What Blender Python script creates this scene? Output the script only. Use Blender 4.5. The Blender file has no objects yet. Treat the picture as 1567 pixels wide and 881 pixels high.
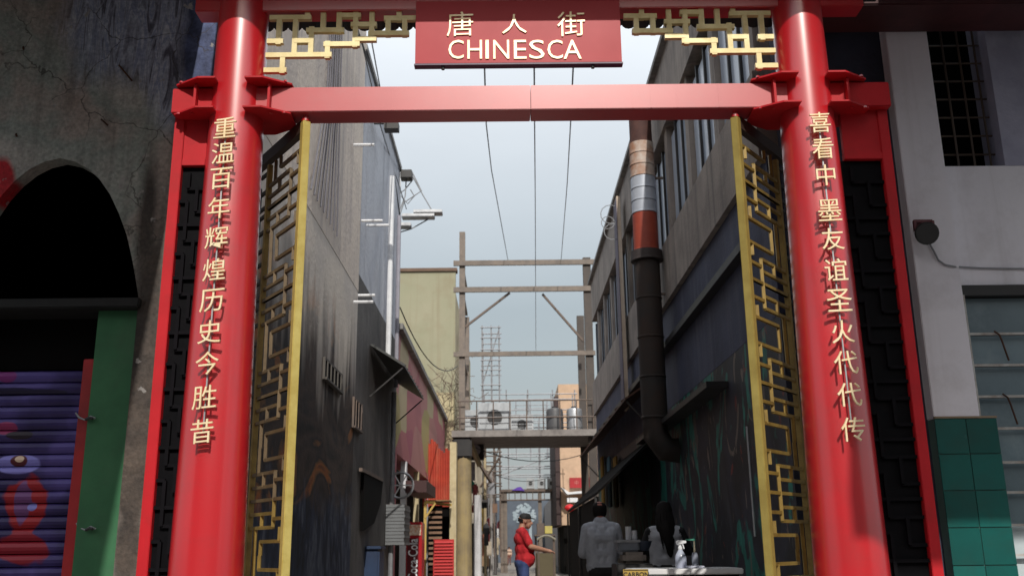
import bpy, bmesh, math, random
import numpy as np
from mathutils import Vector, Matrix
R = math.radians
random.seed(11)
SC = bpy.context.scene
COL = SC.collection

# ------------------------------------------------------------------ camera
CAMZ, PITCH, ROLL, YAW, FPX = 1.2, 15.1, 0.7, 0.35, 1473.0
cam_d = bpy.data.cameras.new('camera')
cam_d.sensor_width = 36.0
cam_d.lens = FPX / 1567.0 * 36.0
cam_d.clip_start = 0.05
cam_d.clip_end = 3000
cam_d.dof.use_dof = True; cam_d.dof.focus_distance = 6.8; cam_d.dof.aperture_fstop = 3.5
cam = bpy.data.objects.new('camera', cam_d)
COL.objects.link(cam)
CM = (Matrix.Rotation(R(-YAW), 4, 'Z') @ Matrix.Rotation(R(90 + PITCH), 4, 'X') @ Matrix.Rotation(R(-ROLL), 4, 'Z'))
CM = Matrix.Translation((0, 0, CAMZ)) @ CM
cam.matrix_world = CM
SC.camera = cam

# ------------------------------------------------------------------ world and sun
SUN_EL, SUN_AZ = 40.0, 5.0          # the sun stands behind the camera, a little to the right
W = bpy.data.worlds.new("World")
SC.world = W
W.use_nodes = True
wn = W.node_tree.nodes; wl = W.node_tree.links
wn.clear()
sky = wn.new('ShaderNodeTexSky'); sky.sky_type = 'NISHITA'; sky.sun_disc = False
sky.sun_elevation = R(SUN_EL); sky.sun_rotation = R(180 - SUN_AZ)
sky.air_density = 1.6; sky.dust_density = 4.0; sky.ozone_density = 1.0
mixw = wn.new('ShaderNodeMixRGB'); mixw.inputs['Fac'].default_value = 0.7
veil = wn.new('ShaderNodeValToRGB')
geo = wn.new('ShaderNodeTexCoord'); sep = wn.new('ShaderNodeSeparateXYZ')
wl.new(geo.outputs['Generated'], sep.inputs[0]); wl.new(sep.outputs['Z'], veil.inputs['Fac'])
cr = veil.color_ramp
cr.elements[0].position = 0.0; cr.elements[0].color = (4.35, 4.9, 5.3, 1)
cr.elements[1].position = 0.5; cr.elements[1].color = (12.0, 12.5, 13.0, 1)
ez = cr.elements.new(1.0); ez.color = (15.0, 15.8, 16.8, 1)
e = cr.elements.new(0.24); e.color = (5.0, 5.6, 6.0, 1)
bgn = wn.new('ShaderNodeBackground'); bgn.inputs['Strength'].default_value = 0.1
wo = wn.new('ShaderNodeOutputWorld')
cn = wn.new('ShaderNodeTexNoise'); cn.inputs['Scale'].default_value = 2.2; cn.inputs['Detail'].default_value = 7; cn.inputs['Roughness'].default_value = 0.55
cmp_ = wn.new('ShaderNodeMapping'); cmp_.inputs['Scale'].default_value = (1, 1, 2.5); wl.new(geo.outputs['Generated'], cmp_.inputs['Vector']); wl.new(cmp_.outputs[0], cn.inputs['Vector'])
cm_ = wn.new('ShaderNodeMapRange'); cm_.inputs['From Min'].default_value = 0.3; cm_.inputs['From Max'].default_value = 0.7; cm_.inputs['To Min'].default_value = 0.93; cm_.inputs['To Max'].default_value = 1.07
wl.new(cn.outputs['Fac'], cm_.inputs['Value'])
cx_ = wn.new('ShaderNodeVectorMath'); cx_.operation = 'SCALE'; wl.new(veil.outputs[0], cx_.inputs[0]); wl.new(cm_.outputs[0], cx_.inputs['Scale'])
wl.new(sky.outputs[0], mixw.inputs[1]); wl.new(cx_.outputs[0], mixw.inputs[2])
wl.new(mixw.outputs[0], bgn.inputs['Color']); wl.new(bgn.outputs[0], wo.inputs['Surface'])

sd = bpy.data.lights.new('sun', 'SUN'); sd.energy = 3.4; sd.angle = R(0.5); sd.color = (1.0, 0.95, 0.87)
sun = bpy.data.objects.new('sun', sd); COL.objects.link(sun)
sdir = Vector((-math.sin(R(SUN_AZ)) * math.cos(R(SUN_EL)), math.cos(R(SUN_AZ)) * math.cos(R(SUN_EL)), -math.sin(R(SUN_EL))))
sun.rotation_euler = sdir.to_track_quat('-Z', 'Y').to_euler()
sun.location = (0, -20, 30)

SC.view_settings.view_transform = 'Standard'; SC.view_settings.look = 'None'
SC.view_settings.exposure = 0.0; SC.view_settings.gamma = 1.0
SC.view_settings.use_curve_mapping = False
SC.cycles.max_bounces = 6

# ------------------------------------------------------------------ measuring helpers
_rot = CM.to_3x3(); _cp = Vector((0, 0, CAMZ))
def ray(x, y): return _rot @ Vector(((x - 783.5), -(y - 440.5), -FPX))
def P(x, y, Y):                      # the point seen at photo position x, y that stands Y metres down the alley
    d = ray(x, y); return _cp + d * (Y / d.y)
def PX(x, y, X):                     # the same on a wall plane at X
    d = ray(x, y); return _cp + d * (X / d.x)
def PZ(x, y, Z):
    d = ray(x, y); return _cp + d * ((Z - CAMZ) / d.z)

# ------------------------------------------------------------------ materials
MATS = {}
def mat(name, c1, c2=None, rough=0.7, metal=0.0, scale=3.0, bump=0.0, bscale=30.0, streak=0.0, streakc=(0.02, 0.018, 0.016), coat=0.0,
        grime=0.0, gscale=1.2, contrast=0.3, spec=0.5, coatr=0.12, rnd=0.0):
    if name in MATS: return MATS[name]
    m = bpy.data.materials.new(name); m.use_nodes = True
    nt = m.node_tree; n = nt.nodes; l = nt.links
    b = n['Principled BSDF']
    b.inputs['Roughness'].default_value = rough; b.inputs['Metallic'].default_value = metal
    b.inputs['Coat Weight'].default_value = coat; b.inputs['Specular IOR Level'].default_value = spec
    b.inputs['Coat Roughness'].default_value = coatr; b.inputs['Coat IOR'].default_value = 1.75 if coat >= 1 else 1.5
    tc = n.new('ShaderNodeTexCoord')
    c2 = c2 or tuple(v * 0.8 for v in c1)
    nz = n.new('ShaderNodeTexNoise'); nz.inputs['Scale'].default_value = scale; nz.inputs['Detail'].default_value = 8; nz.inputs['Roughness'].default_value = 0.62
    l.new(tc.outputs['Object'], nz.inputs['Vector'])
    rp = n.new('ShaderNodeValToRGB'); rp.color_ramp.elements[0].position = 0.5 - contrast / 2; rp.color_ramp.elements[1].position = 0.5 + contrast / 2
    rp.color_ramp.elements[0].color = (*c1, 1); rp.color_ramp.elements[1].color = (*c2, 1)
    l.new(nz.outputs['Fac'], rp.inputs['Fac'])
    out = rp.outputs['Color']
    if streak > 0:
        mp = n.new('ShaderNodeMapping'); mp.inputs['Scale'].default_value = (5.5, 5.5, 0.22)
        l.new(tc.outputs['Object'], mp.inputs['Vector'])
        n2 = n.new('ShaderNodeTexNoise'); n2.inputs['Scale'].default_value = 1.0; n2.inputs['Detail'].default_value = 6; n2.inputs['Distortion'].default_value = 0.6
        l.new(mp.outputs[0], n2.inputs['Vector'])
        r2 = n.new('ShaderNodeValToRGB'); r2.color_ramp.elements[0].position = 0.52; r2.color_ramp.elements[1].position = 0.74
        r2.color_ramp.elements[1].color = (streak, streak, streak, 1)
        l.new(n2.outputs['Fac'], r2.inputs['Fac'])
        mx = n.new('ShaderNodeMixRGB'); l.new(r2.outputs['Color'], mx.inputs['Fac']); l.new(out, mx.inputs[1]); mx.inputs[2].default_value = (*streakc, 1)
        out = mx.outputs[0]
    if grime > 0:
        n3 = n.new('ShaderNodeTexNoise'); n3.inputs['Scale'].default_value = gscale; n3.inputs['Detail'].default_value = 10; n3.inputs['Roughness'].default_value = 0.7
        l.new(tc.outputs['Object'], n3.inputs['Vector'])
        r3 = n.new('ShaderNodeValToRGB'); r3.color_ramp.elements[0].position = 0.5; r3.color_ramp.elements[1].position = 0.68
        r3.color_ramp.elements[1].color = (grime, grime, grime, 1)
        l.new(n3.outputs['Fac'], r3.inputs['Fac'])
        mx = n.new('ShaderNodeMixRGB'); l.new(r3.outputs['Color'], mx.inputs['Fac']); l.new(out, mx.inputs[1]); mx.inputs[2].default_value = (*streakc, 1)
        out = mx.outputs[0]
    if rnd > 0:                          # every piece a little different
        oi = n.new('ShaderNodeObjectInfo'); m1 = n.new('ShaderNodeMapRange'); m1.inputs['To Min'].default_value = 1 - rnd; m1.inputs['To Max'].default_value = 1 + rnd
        l.new(oi.outputs['Random'], m1.inputs['Value']); hs = n.new('ShaderNodeHueSaturation'); l.new(m1.outputs[0], hs.inputs['Value']); l.new(out, hs.inputs['Color']); out = hs.outputs[0]
    l.new(out, b.inputs['Base Color'])
    # uneven gloss
    mr = n.new('ShaderNodeMapRange'); mr.inputs['To Min'].default_value = max(0.05, rough - 0.1); mr.inputs['To Max'].default_value = min(1, rough + 0.12)
    l.new(nz.outputs['Fac'], mr.inputs['Value']); l.new(mr.outputs[0], b.inputs['Roughness'])
    if bump > 0:
        nb = n.new('ShaderNodeTexNoise'); nb.inputs['Scale'].default_value = bscale; nb.inputs['Detail'].default_value = 5
        l.new(tc.outputs['Object'], nb.inputs['Vector'])
        bp = n.new('ShaderNodeBump'); bp.inputs['Strength'].default_value = bump; bp.inputs['Distance'].default_value = 0.02
        l.new(nb.outputs['Fac'], bp.inputs['Height']); l.new(bp.outputs[0], b.inputs['Normal'])
    MATS[name] = m
    return m

RED = mat('red_gloss_paint', (0.56, 0.010, 0.018), (0.48, 0.008, 0.014), rough=0.36, scale=2.0, bump=0.02, bscale=5, coat=1.0, coatr=0.24, grime=0.3, gscale=3.0, streakc=(0.30, 0.03, 0.03), contrast=0.6)
REDS = mat('red_satin_paint', (0.52, 0.010, 0.018), (0.42, 0.008, 0.014), rough=0.55, spec=0.3, scale=2.5, bump=0.05, bscale=8, grime=0.35, gscale=4.0, streakc=(0.26, 0.02, 0.02))
REDD = mat('dark_red_paint', (0.16, 0.004, 0.008), (0.10, 0.003, 0.006), rough=0.4, scale=2.0)
GOLD = mat('gold_paint', (0.62, 0.50, 0.16), (0.50, 0.38, 0.10), rough=0.38, metal=0.25, scale=9, bump=0.05, bscale=40)
GOLDC = mat('pale_cream_gold_paint', (0.80, 0.68, 0.36), (0.66, 0.53, 0.24), rough=0.4, metal=0.1, scale=9, grime=0.3, gscale=4, streakc=(0.35, 0.25, 0.10))
GOLDD = mat('shaded_gold_paint', (0.30, 0.20, 0.045), (0.17, 0.11, 0.025), rough=0.45, metal=0.25, scale=7)  # gold darkened in the colour for the shaded leaf bars
LETTER = mat('pale_gold_lettering', (0.95, 0.82, 0.56), (0.85, 0.66, 0.38), rough=0.35, metal=0.15, scale=14)
BLACKM = mat('black_steel', (0.014, 0.014, 0.016), (0.022, 0.020, 0.020), rough=0.5, scale=6)
VOID = mat('black_and_unlit_surface', (0.004, 0.004, 0.004), (0.006, 0.005, 0.005), rough=0.95, spec=0.1)  # near-black colour stands in for unlit interiors; also serves black sheets
TILE_ROOF = mat('black_glazed_tile', (0.016, 0.014, 0.014), (0.025, 0.02, 0.02), rough=0.5, scale=9)
CONC = mat('grey_concrete', (0.30, 0.29, 0.28), (0.22, 0.21, 0.20), rough=0.85, scale=4, bump=0.3, streak=0.5, grime=0.5)
STEEL = mat('galvanised_steel', (0.42, 0.43, 0.45), (0.30, 0.31, 0.33), rough=0.45, metal=0.6, scale=8)
DSTEEL = mat('rusty_brown_steel', (0.11, 0.085, 0.075), (0.16, 0.115, 0.09), rough=0.7, scale=9, grime=0.5)
WHITE = mat('white_plastic', (0.75, 0.76, 0.78), (0.62, 0.63, 0.66), rough=0.5, scale=6)
CREAM = mat('cream_paint', (0.55, 0.47, 0.30), (0.46, 0.38, 0.22), rough=0.75, scale=5, streak=0.5, grime=0.4, streakc=(0.12, 0.08, 0.04))
WIRE = mat('black_cable', (0.03, 0.03, 0.033), rough=0.6)
WIREG = mat('grey_cable', (0.28, 0.29, 0.31), rough=0.6)
SKIN = mat('skin', (0.42, 0.22, 0.15), (0.36, 0.18, 0.12), rough=0.55)
HAIR = mat('black_hair', (0.010, 0.008, 0.008), rough=0.8, spec=0.2)

# ------------------------------------------------------------------ mesh helpers
OFF = {}
class MB:
    def __init__(s): s.v = []; s.f = []
    def add(s, vs, fs):
        o = len(s.v); s.v += [tuple(v) for v in vs]; s.f += [tuple(i + o for i in f) for f in fs]; return s
    def box(s, x0, x1, y0, y1, z0, z1):
        x0, x1 = sorted((x0, x1)); y0, y1 = sorted((y0, y1)); z0, z1 = sorted((z0, z1))
        return s.add([(x0, y0, z0), (x1, y0, z0), (x1, y1, z0), (x0, y1, z0), (x0, y0, z1), (x1, y0, z1), (x1, y1, z1), (x0, y1, z1)],
                     [(0, 3, 2, 1), (4, 5, 6, 7), (0, 1, 5, 4), (1, 2, 6, 5), (2, 3, 7, 6), (3, 0, 4, 7)])
    def prism(s, poly, vec):            # poly: 3D points, extruded along vec
        n = len(poly); vec = Vector(vec); a = [Vector(p) for p in poly]; b = [p + vec for p in a]
        return s.add(a + b, [tuple(range(n))[::-1], tuple(range(n, 2 * n))] + [(i, (i + 1) % n, (i + 1) % n + n, i + n) for i in range(n)])
    def bar(s, p, q, w, h=None, up=(0, 0, 1)):   # square bar between two points
        p, q = Vector(p), Vector(q); d = (q - p)
        if d.length < 1e-6: return s
        d.normalize(); h = h or w; u = Vector(up)
        if abs(d.dot(u)) > 0.98: u = Vector((0, 1, 0))
        sx = d.cross(u).normalized() * w / 2; sy = sx.cross(d).normalized() * h / 2
        vs = [p - sx - sy, p + sx - sy, p + sx + sy, p - sx + sy, q - sx - sy, q + sx - sy, q + sx + sy, q - sx + sy]
        return s.add(vs, [(0, 1, 2, 3), (7, 6, 5, 4), (0, 4, 5, 1), (1, 5, 6, 2), (2, 6, 7, 3), (3, 7, 4, 0)])
    def tube(s, pts, r, n=8):
        pts = [Vector(p) for p in pts]; rs = r if isinstance(r, (list, tuple)) else [r] * len(pts)
        rings = []
        ref = None
        for i, p in enumerate(pts):
            d = (pts[min(i + 1, len(pts) - 1)] - pts[max(i - 1, 0)]).normalized()
            if ref is None: ref = Vector((0, 0, 1)) if abs(d.z) < 0.9 else Vector((1, 0, 0))
            a = d.cross(ref).normalized(); b = a.cross(d).normalized(); ref = b
            rings.append([p + (a * math.cos(t) + b * math.sin(t)) * rs[i] for t in [2 * math.pi * k / n for k in range(n)]])
        o = [v for r_ in rings for v in r_]
        fs = [(i * n + k, i * n + (k + 1) % n, (i + 1) * n + (k + 1) % n, (i + 1) * n + k) for i in range(len(pts) - 1) for k in range(n)]
        fs += [tuple(range(n))[::-1], tuple(range((len(pts) - 1) * n, len(pts) * n))]
        return s.add(o, fs)
    def lathe(s, c, prof, n=24):        # prof: (radius, z) pairs
        return s.tube([(c[0], c[1], c[2] + z) for r, z in prof], [max(r, 0.0005) for r, z in prof], n)
    def build(s, name, m, parent=None, smooth=False, bevel=0.0, off=None):
        o_ = Vector(off) if off is not None else (OFF[parent.name] if parent is not None else Vector((0, 0, 0)))
        me = bpy.data.meshes.new(name)
        me.from_pydata([tuple(Vector(v) - o_) for v in s.v], [], s.f)
        bm = bmesh.new(); bm.from_mesh(me); bmesh.ops.recalc_face_normals(bm, faces=bm.faces)
        if bevel > 0:
            ed = [e for e in bm.edges if len(e.link_faces) == 2 and e.calc_face_angle() > 0.7]
            bmesh.ops.bevel(bm, geom=ed, offset=bevel, segments=2, affect='EDGES', clamp_overlap=True)
        bm.to_mesh(me); bm.free()
        if smooth:
            me.polygons.foreach_set('use_smooth', [True] * len(me.polygons))
            me.set_sharp_from_angle(angle=R(40))
        me.materials.append(m)
        o = bpy.data.objects.new(name, me); COL.objects.link(o)
        if parent is not None: o.parent = parent
        elif off is not None: o.location = o_
        OFF[o.name] = o_
        return o
def tag(o, label=None, cat=None, group=None, kind=None):
    for k, v in (('label', label), ('category', cat), ('group', group), ('kind', kind)):
        if v: o[k] = v
    return o
def thing(name, label, cat, loc=(0, 0, 0), group=None):
    o = bpy.data.objects.new(name, None); o.empty_display_size = 0.2; COL.objects.link(o)
    o.location = loc; OFF[o.name] = Vector(loc)
    return tag(o, label, cat, group)
def struct(name, mb, m, **k): return tag(mb.build(name, m, **k), kind='structure')
def B(*a): return MB().box(*a)
def solo(name, mb, m, label, cat, group=None, **k):
    xs = [v[0] for v in mb.v]; ys = [v[1] for v in mb.v]; zs = [v[2] for v in mb.v]
    return tag(mb.build(name, m, off=((min(xs) + max(xs)) / 2, (min(ys) + max(ys)) / 2, min(zs)), **k), label, cat, group)
TXT = {}
def text_geo(s, h, depth, sx=1.0, bold=0.0):   # upright lettering, facing -Y; returns verts centred on x/z and faces
    key = (s, bold)
    if key not in TXT:
        c = bpy.data.curves.new('t', 'FONT'); c.body = s; c.resolution_u = 3; c.extrude = 0.5; c.offset = bold
        c.align_x = 'CENTER'
        o = bpy.data.objects.new('t', c); COL.objects.link(o)
        dg = bpy.context.evaluated_depsgraph_get(); me = bpy.data.meshes.new_from_object(o.evaluated_get(dg))
        TXT[key] = ([tuple(v.co) for v in me.vertices], [tuple(p.vertices) for p in me.polygons])
        bpy.data.objects.remove(o); bpy.data.meshes.remove(me); bpy.data.curves.remove(c)
    vs, fs = TXT[key]
    x0 = min(v[0] for v in vs); x1 = max(v[0] for v in vs); y0 = min(v[1] for v in vs); y1 = max(v[1] for v in vs)
    k = h / (y1 - y0)
    return [((v[0] - (x0 + x1) / 2) * k * sx, v[2] * depth, (v[1] - (y0 + y1) / 2) * k) for v in vs], fs
def text_mb(s, c, h, depth, sx=1.0, bold=0.0, lean=0.0, slope=0.0):
    vs, fs = text_geo(s, h, depth, sx, bold)
    return MB().add([(c[0] + v[0] + lean * v[2], c[1] + v[1], c[2] + v[2] + slope * v[0]) for v in vs], fs)

# ------------------------------------------------------------------ ground
struct('ground', B(-200, 200, -60, 400, -0.3, 0.0), mat('asphalt', (0.065, 0.062, 0.060), (0.045, 0.043, 0.042), rough=0.85, scale=3, bump=0.4, bscale=60))
struct('alley_paving', B(-2.18, 2.18, 7.2, 110, 0.0, 0.02), mat('alley_concrete', (0.30, 0.27, 0.24), (0.22, 0.20, 0.18), rough=0.8, scale=1.5, bump=0.3, grime=0.5))
struct('pavement', B(-14, 14, 3.6, 7.2, 0.0, 0.13), mat('pavement_concrete', (0.20, 0.19, 0.18), (0.15, 0.14, 0.13), rough=0.8, scale=2, bump=0.2, grime=0.4))

# ------------------------------------------------------------------ the gate
GY = 6.2
GB = P(809, 838, GY)
gate = thing('chinatown_gate', 'tall red Chinese gate with round pillars and gold fretwork at the alley mouth', 'gate', (GB.x, GY, 0.0))
pc = {-1: P(318, 838, GY).x, 1: P(1300, 838, GY).x}
pt = {-1: P(374.5, 100, GY).x, 1: P(1222, 100, GY).x}
for s in (-1, 1): print('pillar', s, pc[s], pt[s])
def prad(z): return 0.226 - (z - 1.0) * 0.0135
chars = {-1: '重温百年辉煌历史今胜昔', 1: '喜看中墨友谊圣火代代传'}
ypx = {-1: [195, 234, 273, 318, 364, 413, 460, 508, 556, 608, 660], 1: [187, 227, 268, 322, 366, 413, 460, 508, 555, 604, 657]}
xpx = {-1: [348, 343, 342, 338, 334, 328, 323, 319, 316, 312, 309], 1: [1248, 1251, 1257, 1266, 1273, 1277, 1283, 1290, 1296, 1303, 1309]}
BZ0, BZ1 = P(800, 167.5, 6.1).z, P(800, 130.5, 6.1).z
for s in (-1, 1):
    cx = pc[s]
    m = MB().lathe((cx, GY, 0), [(prad(0), 0.0)] + [(prad(z), z) for z in (0.5, 1, 2, 3, 4, 5)] + [(prad(5.6), 5.75)], 64)
    pil = m.build('pillar', RED, gate, smooth=True)
    MB().lathe((cx, GY, 0), [(0.36, 0.0), (0.36, 0.12), (0.33, 0.2), (0.27, 0.24), (0.245, 0.3)], 48).build('pillar_base', REDS, pil, smooth=True)
    rod = MB()
    for ch, yy, xx in zip(chars[s], ypx[s], xpx[s]):
        z = P(xx, yy, GY - prad(4) - 0.07).z
        yf = GY - prad(z) - 0.062
        # glyphs get the slight rising slant of brush writing
        cmb = text_mb(ch, (cx, yf, z), 0.146, 0.016, sx=0.98, bold=-0.002, slope=0.10 if s < 0 else 0.04)
        cmb.build('chinese_character', LETTER, pil, bevel=0)
        rod.bar((cx, yf + 0.016, z), (cx, yf + 0.09, z), 0.010)
    z0 = P(xpx[s][0], ypx[s][0], GY - .25).z; z1 = P(xpx[s][-1], ypx[s][-1], GY - .25).z
    rod.bar((cx, GY - prad(z0) - 0.040, z0), (cx, GY - prad(z1) - 0.040, z1), 0.009)
    rod.build('character_rod', STEEL, pil)
    # collar plates where the crossbeam passes through
    for zz in (BZ0 - 0.012, BZ1 + 0.012):
        for t in (-1, 1):
            poly = [(cx + t * 0.10, 5.97, zz), (cx + t * 0.22, 5.97, zz), (cx + t * 0.40, 6.085, zz), (cx + t * 0.40, 6.315, zz), (cx + t * 0.22, 6.43, zz), (cx + t * 0.10, 6.43, zz)]
            MB().prism(poly, (0, 0, 0.012 if zz > BZ0 else -0.012)).build('collar_plate', REDS, pil)
    for t in (-1, 1):
        for zz in (BZ0 - .026, BZ1 + .026):
            for dx in (.27, .36): MB().lathe((cx + t * dx, 6.06, zz - .006), [(.012, 0), (.012, .012)], 6).build('bolt', RED, pil)
        B(cx + t * 0.245, cx + t * 0.262, 6.04, 6.085, BZ0, BZ1).build('stiffener', REDS, pil)
BXL, BXR = P(262, 165, 6.1).x, P(1363, 150, 6.1).x
# crossbeam: three welded lengths with a visible joint
xs = [pc[-1] + .1, P(812, 150, 6.1).x, pc[1] - .1]
beam = B(xs[0], xs[1] - .0015, 6.1, 6.3, BZ0, BZ1).build('crossbeam', mat('sun_faded_red_paint', (0.50, 0.020, 0.030), (0.44, 0.014, 0.022), rough=0.6, spec=0.3, scale=1.5, bump=0.04, bscale=2.5, coat=1.0, coatr=0.33, grime=0.12, gscale=5, streakc=(0.3, 0.1, 0.1)), gate, bevel=0.004)
B(xs[1] + .0015, xs[2], 6.1, 6.3, BZ0, BZ1).build('crossbeam', MATS['sun_faded_red_paint'], gate, bevel=0.004)
for x in (600, 968, 996, 1036, 1100):       # weld beads dressed flat
    q = P(x, 150, 6.1).x; B(q - .003, q + .003, 6.0985, 6.1, BZ0 + .004, BZ1 - .004).build('weld_seam', MATS['sun_faded_red_paint'], gate)
for a, b in ((BXL, pc[-1] - .1), (pc[1] + .1, BXR)):
    B(a, b, 6.1, 6.3, BZ0, BZ1).build('beam_end', REDS, gate, bevel=0.006)
# lintel and roof
LZ = P(800, 11, 6.1).z
B(BXL + .1, BXR - .1, 6.12, 6.28, LZ, LZ + .26).build('lintel', RED, gate, bevel=0.005)
RXL, RXR = P(290, 20, 6.0).x - .1, P(1400, 20, 6.0).x
EZF, EZR = 5.46, P(800, 47, 7.3).z
YF, YR = 5.33, 7.3
roof = MB()
RID = (6.3, 6.75)
roof.prism([(RXL, YF, EZF + .05), (RXL, RID[0], RID[1]), (RXL, YR, EZR + .12), (RXL, YR, EZR + .04), (RXL, RID[0], RID[1] - .35), (RXL, YF, EZF - .0)], (RXR - RXL, 0, 0))
rf = roof.build('roof', TILE_ROOF, gate)
B(RXL + .05, RXR - .05, 5.9, 6.5, LZ + .262, LZ + .29).build('soffit', TILE_ROOF, gate)
B(RXL, RXR, YF - .03, YF, EZF - .04, EZF + .1).build('fascia', RED, rf)
for i in range(44):                         # rounded tile ends along the rear eave and the front eave
    x = RXL + (i + .5) * (RXR - RXL) / 44; w = (RXR - RXL) / 44
    for (yy, zz, dy) in ((YR, EZR + .055, .5), (YF - .03, EZF + .09, -.4)):
        t = MB()
        zt = zz + (RID[1] - zz) * (abs(dy) / abs(RID[0] - yy))
        pts = [(x + math.cos(a) * w * .5, yy, zz + math.sin(a) * w * .42) for a in [math.pi * k / 6 + math.pi for k in range(7)]]
        pts += [(x + w * .5, yy, zz + .06), (x - w * .5, yy, zz + .06)]
        t.prism(pts, (0, -dy, zt - zz)).build('roof_tile', TILE_ROOF, rf)
B(RXL - .05, RXR + .05, RID[0] - .09, RID[0] + .09, RID[1] - .05, RID[1] + .12).build('ridge', RED, rf)
# gold fretwork brackets under the lintel
L = [(428, 31, 426.5, 66), (417, 31, 473, 26), (471, 19, 471, 28), (453, 31, 450.6, 83), (413, 64, 430, 65), (455, 64, 471, 64), (411, 85.5, 504, 85.5),
     (477, 46, 476, 85), (473, 47.5, 523, 48), (495.4, 16, 494.6, 47), (520, 16, 518.6, 48), (520, 25, 548.5, 25), (545, 16, 543.5, 70), (541, 39, 573, 39),
     (570, 16, 568.5, 58), (567.6, 53, 622.3, 52), (595, 30, 593, 53), (591.6, 30, 634.8, 29), (611, 16, 611, 30), (620, 32, 619, 53), (547.7, 61.5, 572.6, 60.6),
     (499.5, 70, 547, 68), (502, 68, 501, 87), (434, 86, 431.5, 110), (408, 108.7, 435, 108.7)]
FY = 6.16
for s in (1, -1):
    fr = bpy.data.objects.new('fretwork', None); COL.objects.link(fr); fr.parent = gate; OFF[fr.name] = OFF[gate.name]
    for i, (x0, y0, x1, y1) in enumerate(L):
        p, q = P(x0, y0, FY), P(x1, y1, FY)
        if abs(p.x - q.x) < abs(p.z - q.z): q.x = p.x = (p.x + q.x) / 2
        else: q.z = p.z = (p.z + q.z) / 2
        if s < 0: p.x = 2 * GB.x - p.x; q.x = 2 * GB.x - q.x
        vert = abs(p.x - q.x) < 1e-4
        yj = (0.0012 if vert else 0.0) + 0.0002 * (i % 5)
        d = (q - p).normalized() * 0.018
        p = p - d; q = q + d; p.y = q.y = FY + yj
        MB().bar(p, q, 0.036, 0.036, up=(0, 1, 0)).build('fretwork_bar', GOLDC, fr)
# side panels beside the pillars
LATT = mat('flat_black_lattice_paint', (0.004, 0.004, 0.005), (0.007, 0.006, 0.008), rough=0.75, spec=0.08)
FRM = {-1: [(256, 250), (309, 250)], 1: None}
def side_panel(s):
    pn = bpy.data.objects.new('side_panel', None); COL.objects.link(pn); pn.parent = gate; OFF[pn.name] = OFF[gate.name]
    xo = BXL + 0.045 if s < 0 else BXR - 0.045; xi = pc[s] + s * 0.19
    zt = P(280, 246, 6.2).z; zb = 0.35
    B(xo - .035, xo + .035, 6.16, 6.23, 0.0, BZ0 - .001).build('panel_post', REDS, pn, bevel=.004)
    B(min(xo, xi) + .036, max(xo, xi) - .0, 6.175, 6.215, zt, BZ0 - .002).build('header_plate', REDS, pn)
    B(min(xo, xi) + .036, max(xo, xi) - .0, 6.165, 6.225, zt - .05, zt).build('panel_rail', REDS, pn, bevel=.003)
    if s < 0: a, b = xo + .036, xi + .02
    else: a, b = xi - .02, xo - .036
    B(a, b, 6.205, 6.222, 0.02, zt - .052).build('dark_sheet', mat('black_painted_sheet', (0.003, 0.003, 0.004), (0.005, 0.0045, 0.006), rough=0.6, spec=0.08, scale=5, bump=0.2, bscale=8), pn)
    n = 9; dz = (zt - .1 - zb) / n; w = b - a
    k = 0
    for i in range(n):
        z = zb + i * dz
        for (u0, v0, u1, v1) in ((0, 0, 1, 0), (.3, 0, .3, .45), (0, .45, .3, .45), (.3, .7, 1, .7), (.65, .25, .65, .7), (.65, .25, 1, .25), (.3, .7, .3, 1)):
            if v0 == v1: MB().bar((a + u0 * w, 6.19 + .0007 * (k % 7), z + v0 * dz), (a + u1 * w, 6.19 + .0007 * (k % 7), z + v1 * dz), .022, .022, up=(0, 1, 0)).build('lattice_bar', LATT, pn)
            else: MB().bar((a + u0 * w, 6.187 - .0007 * (k % 7), z + v0 * dz), (a + u1 * w, 6.187 - .0007 * (k % 7), z + v1 * dz), .022, .022, up=(0, 1, 0)).build('lattice_bar', LATT, pn)
            k += 1
for s in (-1, 1): side_panel(s)
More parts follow.
